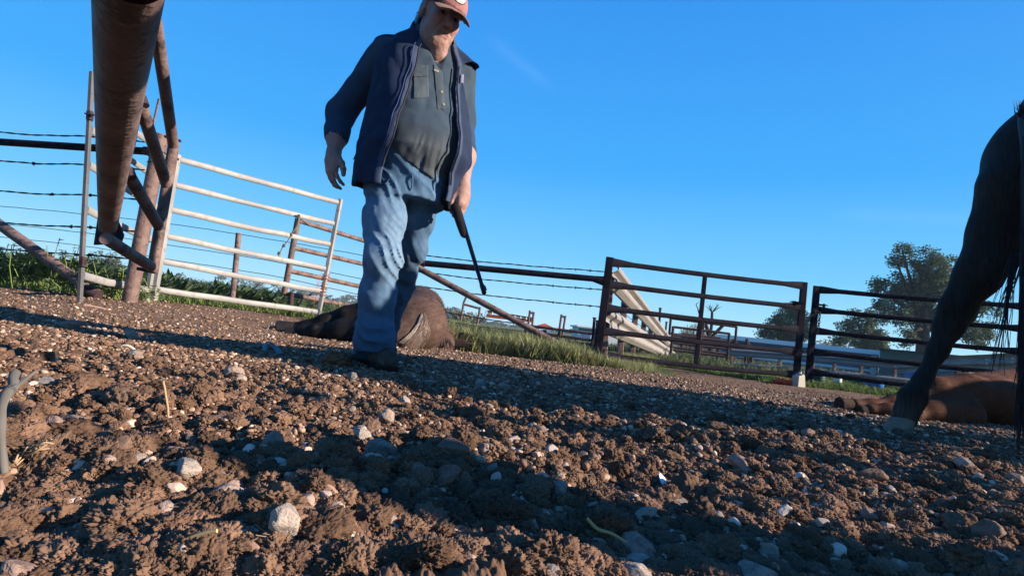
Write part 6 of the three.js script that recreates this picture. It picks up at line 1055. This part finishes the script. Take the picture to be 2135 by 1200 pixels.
{
  const crop = [0, 1, 2, 3].map(() => bladeTuft(22, .36, .16, .055, [[.045, .090, .032], [.085, .14, .05]], .95, 1));
  field('crop_plants', 'dense green knee-high crop filling the paddock beyond the gates at left', 'crop', crop, gm, 15000, () => { for (;;) { const d = 5.4 + 60 * Math.pow(rnd(), 2.4), x = -4.0 - rr(0, 4.5 + d * 1.15) + .4 * noise2(d, 2); if (x < -d * 1.15 - 1.5 || (d < 6.2 && x > -4.4)) continue; return [x, baseY(x, d) - .02, -d]; } }, () => rr(.85, 1.2));
  const tall = [0, 1, 2].map(() => bladeTuft(14, .34, .11, .013, [[.155, .18, .065], [.24, .24, .11]], .6));
  field('tall_grass', 'pale green tall grass between the lying dark horse and the panel gate', 'grass', tall, gm, 9000, () => { for (;;) { const d = 6.2 + 14 * Math.pow(rnd(), 1.7), x = rr(-1.9, 5.4 + (d - 7) * .4); if (d < 6.2 + .06 * x + .3 * noise2(x * 1.7, 3) || x > 1.9 + (d - 7) * .28) continue; return [x, baseY(x, d) - .02, -d]; } }, (x, z) => (-z > 9 ? 1.1 : rr(.75, 1.1)) * lerp(1, .55, ss(.6, 1.4, x)));
  const short = [0, 1].map(() => bladeTuft(12, .12, .09, .010, [[.11, .17, .035], [.17, .22, .06]], .8));
  field('short_grass', 'short bright grass along the foot of the panel gates', 'grass', short, gm, 5000, () => { for (;;) { const x = rr(2.6, 9), d = 8.2 + 2.4 * Math.pow(rnd(), 1.3) + .3 * noise2(x * 1.3, 8) + 1.6 * ss(4.2, 2.6, x); return [x, baseY(x, d) - .01, -d]; } }, () => rr(.5, 1.25));
  field('verge_grass', 'sparse grass at the foot of the silver gates', 'grass', short, gm, 2200, () => { const k = rnd(), x = lerp(-4.3, -2.1, k) + rr(-.3, .2), d = lerp(5.0, 7.4, k) + rr(-.2, .6); return [x, baseY(x, d) - .01, -d]; }, () => rr(.5, 1.3));
  const yard = [0, 1].map(() => bladeTuft(10, .25, .25, .03, [[.06, .085, .03], [.10, .12, .05]], .8));
  field('yard_grass', 'rough grass under the far yard fences', 'grass', yard, gm, 4000, () => { const d = 11 + 40 * Math.pow(rnd(), 1.6), x = rr(-.1, 1.0) * d; return [x, baseY(x, d) - .03, -d]; }, () => rr(.7, 1.3));
  // leafy weeds round the brace pole and posts
  const weed = (label, px, py, d, n, h) => { const c = onG(px, py, d), t = thing('leafy_weed', label, 'weed', c); const P = [], C = []; const stems = [];
    for (let i = 0; i < n; i++) { const a = rr(0, 6.28), r = rr(0, .16), b = V3(Math.cos(a) * r, 0, Math.sin(a) * r), top = b.clone().add(V3(rr(-.1, .1), h * rr(.5, 1), rr(-.1, .1))); stems.push(tube([b.clone().add(c), b.clone().lerp(top, .5).add(V3(rr(-.02, .02), 0, rr(-.02, .02))).add(c), top.clone().add(c)], .003, 4));
      for (let k = 0; k < 9; k++) { const p = b.clone().lerp(top, rr(.25, 1)).add(c), a2 = rr(0, 6.28), L = rr(.035, .075), dir = V3(Math.cos(a2), rr(-.2, .5), Math.sin(a2)).normalize(), sd = new THREE.Vector3().crossVectors(dir, V3(0, 1, 0)).normalize().multiplyScalar(L * .33), f = rr(.7, 1.25), col = [.075 * f, .125 * f, .035 * f]; const m = p.clone().addScaledVector(dir, L * .5), e = p.clone().addScaledVector(dir, L).add(V3(0, -.01, 0)); tri(P, C, p, m.clone().add(sd), e, col); tri(P, C, p, e, m.clone().sub(sd), col); } }
    part(t, 'foliage', fromTris(P, C), gm); part(t, 'stems', merge(stems), Std({ color: 0x6a7a40 })).userData.kind = 'stuff'; return t; };
  [['leafy weed at the left edge below the lowest barbed strand', 12, 612, 4.7, 16, .38], ['low leafy weed under the middle of the slanting brace', 70, 606, 4.6, 18, .36], ['bushy weed behind the foot of the slanting brace', 130, 600, 4.6, 24, .46], ['weed growing over the lower end of the slanting brace', 178, 606, 4.5, 16, .24], ['weed between the slanting brace and the thick rusty post', 232, 618, 4.6, 22, .30], ['small weed against the left foot of the silver gate', 300, 634, 4.9, 12, .2]].forEach((w) => weed(...w));
}
// ------------------------------------------------------------------ trees
function leafCluster(n, R, L, cols) { const P = [], C = []; for (let i = 0; i < n; i++) { const p = V3(rr(-1, 1), rr(-1, 1), rr(-1, 1)); if (p.length() > 1) { i--; continue; } p.multiplyScalar(R); p.y *= .7; const dir = V3(rr(-1, 1), rr(-.9, .4), rr(-1, 1)).normalize(), sd = new THREE.Vector3().crossVectors(dir, V3(rr(-1, 1), rr(-1, 1), rr(-1, 1)).normalize()).normalize().multiplyScalar(L * .28), f = rr(.7, 1.25), col = mixc(cols[0], cols[1], rnd()).map((v) => v * f), m = p.clone().addScaledVector(dir, L * .5), e = p.clone().addScaledVector(dir, L); tri(P, C, p, m.clone().add(sd), e, col); tri(P, C, p, e, m.clone().sub(sd), col); } return fromTris(P, C); }
const barkMat = Std({ color: 0x3d342e, map: texStone, roughness: 1 });
function tree(label, d, trunkPx, blobs, cols, dens, leafL, nm = 'tree') { // blobs: [px, py, radius px] of foliage masses
  const base = dn(V(trunkPx[0], trunkPx[1], d), 0.1), t = thing(nm, label, 'tree', base), s = d / FPX;
  const fork = V(trunkPx[2], trunkPx[3], d), limbs = [tube([base, base.clone().lerp(fork, .5).add(V3(.05, 0, 0)), fork], (k) => lerp(trunkPx[4] * s * 1.15, trunkPx[4] * s * .8, k), 10)];
  const spots = [];
  for (const [x, y, r] of blobs) { const c = V(x, y, d + rr(-.5, .5) * r * s * 1.5); const mid = fork.clone().lerp(c, .5).add(V3(rr(-1, 1) * r * s * .3, -r * s * .15, rr(-1, 1) * r * s * .3)); limbs.push(tube(new THREE.CatmullRomCurve3([fork.clone().lerp(base, rnd() * .25), mid, c]).getPoints(8), (k) => lerp(trunkPx[4] * s * .45, trunkPx[4] * s * .1, k), 7));
    const n = Math.ceil(dens * r * r / 100); for (let i = 0; i < n; i++) { const q = V3(rr(-1, 1), rr(-1, 1), rr(-1, 1)); const l = q.length(); if (l > 1 || (l < .45 && rnd() < .6)) { i--; continue; } const p = c.clone().add(q.multiplyScalar(r * s)); if (noise3(p.x * 1.1 / (r * s), p.y * 1.1 / (r * s), p.z / (r * s)) < -.16) continue; spots.push(p); if (rnd() < .06) limbs.push(tube([c.clone().lerp(p, .1), c.clone().lerp(p, .55).add(V3(0, -.04, 0)), p], r * s * .018, 4)); } }
  part(t, 'trunk', merge(limbs), barkMat);
  const geos = [0, 1, 2].map(() => leafCluster(16, leafL * 2.0, leafL, cols));
  const cr = new THREE.Group(); cr.name = 'crown'; t.add(cr);
  geos.forEach((g, gi) => { const L = spots.filter((_, i) => i % 3 === gi), im = new THREE.InstancedMesh(g, gm, L.length), o = new THREE.Object3D(); L.forEach((p, i) => { o.position.copy(p).sub(base); o.rotation.set(rr(-.4, .4), rr(0, 6.28), rr(-.4, .4)); o.scale.setScalar(rr(.8, 1.35)); o.updateMatrix(); im.setMatrixAt(i, o.matrix); }); im.name = 'leaves'; im.userData.kind = 'stuff'; im.castShadow = im.receiveShadow = true; cr.add(im); });
  return t;
}
const DG = [[.034, .056, .022], [.082, .105, .034]];
tree('tallest spreading tree behind the standing horse and right panel gate', 38, [1925, 745, 1925, 660, 13], [[1882, 524, 20], [1870, 545, 18], [1928, 545, 30], [1955, 560, 26], [1985, 552, 18], [1905, 580, 34], [1950, 590, 34], [1860, 592, 28], [1835, 597, 20], [1990, 590, 22], [1900, 620, 34], [1850, 640, 26], [1965, 630, 32], [1870, 655, 26], [1905, 680, 22], [1890, 705, 20], [2045, 660, 30], [2020, 690, 24], [2060, 690, 20], [2062, 645, 18], [2034, 638, 22], [2042, 705, 22], [2012, 630, 18], [2000, 650, 22], [1955, 670, 24], [1930, 610, 28], [1840, 660, 16]], DG, 17, .15);
tree('round dark tree between the panel gates and the tallest tree', 42, [1798, 745, 1798, 715, 7], [[1790, 672, 26], [1770, 690, 24], [1815, 690, 26], [1760, 706, 18], [1795, 708, 26], [1830, 708, 20], [1808, 660, 16], [1780, 655, 10], [1840, 724, 14], [1815, 726, 18]], DG, 17, .16);
tree('dark tree seen through the first panel gate beside its right stile', 40, [1645, 735, 1645, 705, 7], [[1655, 648, 16], [1640, 662, 22], [1665, 665, 22], [1620, 676, 18], [1650, 685, 28], [1675, 690, 18], [1610, 697, 18], [1590, 694, 12], [1630, 702, 18], [1665, 708, 20], [1680, 672, 10]], DG, 17, .15);
tree('pale olive tree low behind the long shed roof', 70, [1728, 745, 1728, 728, 6], [[1715, 722, 14], [1735, 718, 16], [1752, 726, 14], [1725, 732, 14]], [[.13, .13, .07], [.19, .18, .10]], 9, .28);
tree('small round tree far out in the crop behind the rusty pipe frame', 45, [216, 582, 216, 560, 4], [[205, 540, 18], [225, 545, 18], [195, 552, 12], [236, 552, 12], [215, 556, 18]], [[.055, .07, .035], [.09, .10, .05]], 9, .2);
tree('pale bush at the left of the far stock trailer', 40, [955, 680, 955, 668, 4], [[945, 660, 12], [960, 656, 14], [975, 664, 12], [955, 668, 14]], [[.15, .15, .08], [.22, .21, .12]], 9, .2, 'bush');
tree('dark low tree beyond the slender goal-frame', 80, [990, 682, 990, 672, 3], [[985, 665, 10], [998, 664, 12], [1010, 668, 9], [975, 671, 8]], [[.05, .07, .045], [.08, .095, .05]], 10, .35);
{ // bare tree
  const d = 34, base = dn(V(1482, 745, d), 0), t = thing('bare_tree', 'leafless tree with broken limbs seen through the first panel gate', 'tree', base), s = d / FPX, L = [];
  const limb = (pts, r0, r1) => L.push(tube(new THREE.CatmullRomCurve3(pts.map(([x, y, z]) => V(x, y, d + (z ?? 0)))).getPoints(12), (k) => lerp(r0, r1, k) * s, 7));
  part(t, 'trunk', tube(new THREE.CatmullRomCurve3([base, V(1480, 710, d), V(1474, 682, d), V(1466, 664, d)]).getPoints(12), (k) => lerp(5.5, 3.2, k) * s, 9), barkMat);
  limb([[1480, 706], [1484, 676], [1485, 650]], 3.6, 2.6); limb([[1483, 704], [1498, 688], [1507, 679]], 4, 3.4); limb([[1466, 664], [1458, 652], [1455, 642]], 2.4, 1.0); limb([[1455, 642], [1452, 634], [1457, 630]], 1.0, .5);
  for (let i = 0; i < 26; i++) { const a = rr(-2.6, -.5), x = 1485, y = 651, l = rr(8, 24); limb([[x, y], [x + Math.cos(a) * l * .5 + rr(-2, 2), y + Math.sin(a) * l * .5], [x + Math.cos(a) * l + rr(-4, 4), y + Math.sin(a) * l]], .6, .25); }
  part(t, 'limb', merge(L), barkMat);
  const sc = thing('twiggy_shrub', 'greyish twiggy bush around the foot of the leafless tree', 'bush', dn(V(1455, 745, d + 2), 0)), S = [], D2 = d + 2;
  for (let i = 0; i < 220; i++) { const x = rr(1418, 1530), h = rr(20, 66) * (1 - Math.abs(x - 1450) / 110), y0 = 735; const x1 = x + rr(-16, 16); const zz = rr(-1.5, 1.5); S.push(tube([V(x, y0, D2 + zz), V(lerp(x, x1, .5) + rr(-5, 5), y0 - h * .6, D2 + zz), V(x1, y0 - h, D2 + zz)], .022, 4, { caps: false })); }
  part(sc, 'twigs', merge(S), Std({ color: 0x6b675c })); const P = [], C = []; for (let i = 0; i < 2600; i++) { const x = rr(1415, 1530), y = 735 - rr(0, 62) * (1 - Math.abs(x - 1450) / 110), p = V(x, y, D2 + rr(-1.5, 1.5)), e = p.clone().add(V3(rr(-.1, .1), rr(-.1, .1), rr(-.1, .1))), m = p.clone().add(V3(rr(-.06, .06), rr(-.06, .06), rr(-.06, .06))); const f = rr(.7, 1.2); tri(P, C, p, e, m, [.10 * f, .105 * f, .075 * f]); } part(sc, 'foliage', fromTris(P, C), gm);
}
{ // hazy far tree line
  const far = thing('far_treeline', 'thin line of far-off trees on the horizon', 'trees', V3(0, 0, 0)); far.userData.kind = 'stuff';
  const geo = leafCluster(60, 1.2, .7, [[.07, .085, .06], [.10, .11, .075]]), n = 900, im = new THREE.InstancedMesh(geo, gm, n), o = new THREE.Object3D();
  for (let i = 0; i < n; i++) { const az = rr(-50, 50) * rad, D = rr(190, 230), x = D * Math.tan(az), k = fbm3(x * .03, 3, 1, 3) + .5; o.position.set(x, -.5 + Math.pow(rnd(), 1.4) * clamp(k, .1, 1) * 7.5, -D); o.rotation.set(0, rr(0, 6), 0); o.scale.set(1.4, rr(.8, 1.4), 1.4); o.updateMatrix(); im.setMatrixAt(i, o.matrix); }
  im.name = 'foliage'; im.userData.kind = 'stuff'; im.castShadow = im.receiveShadow = true; far.add(im);
}
scene.fog = new THREE.FogExp2(new THREE.Color().setRGB(0.55, 0.78, 1.0), 0.0006);
renderer.render(scene, camera);
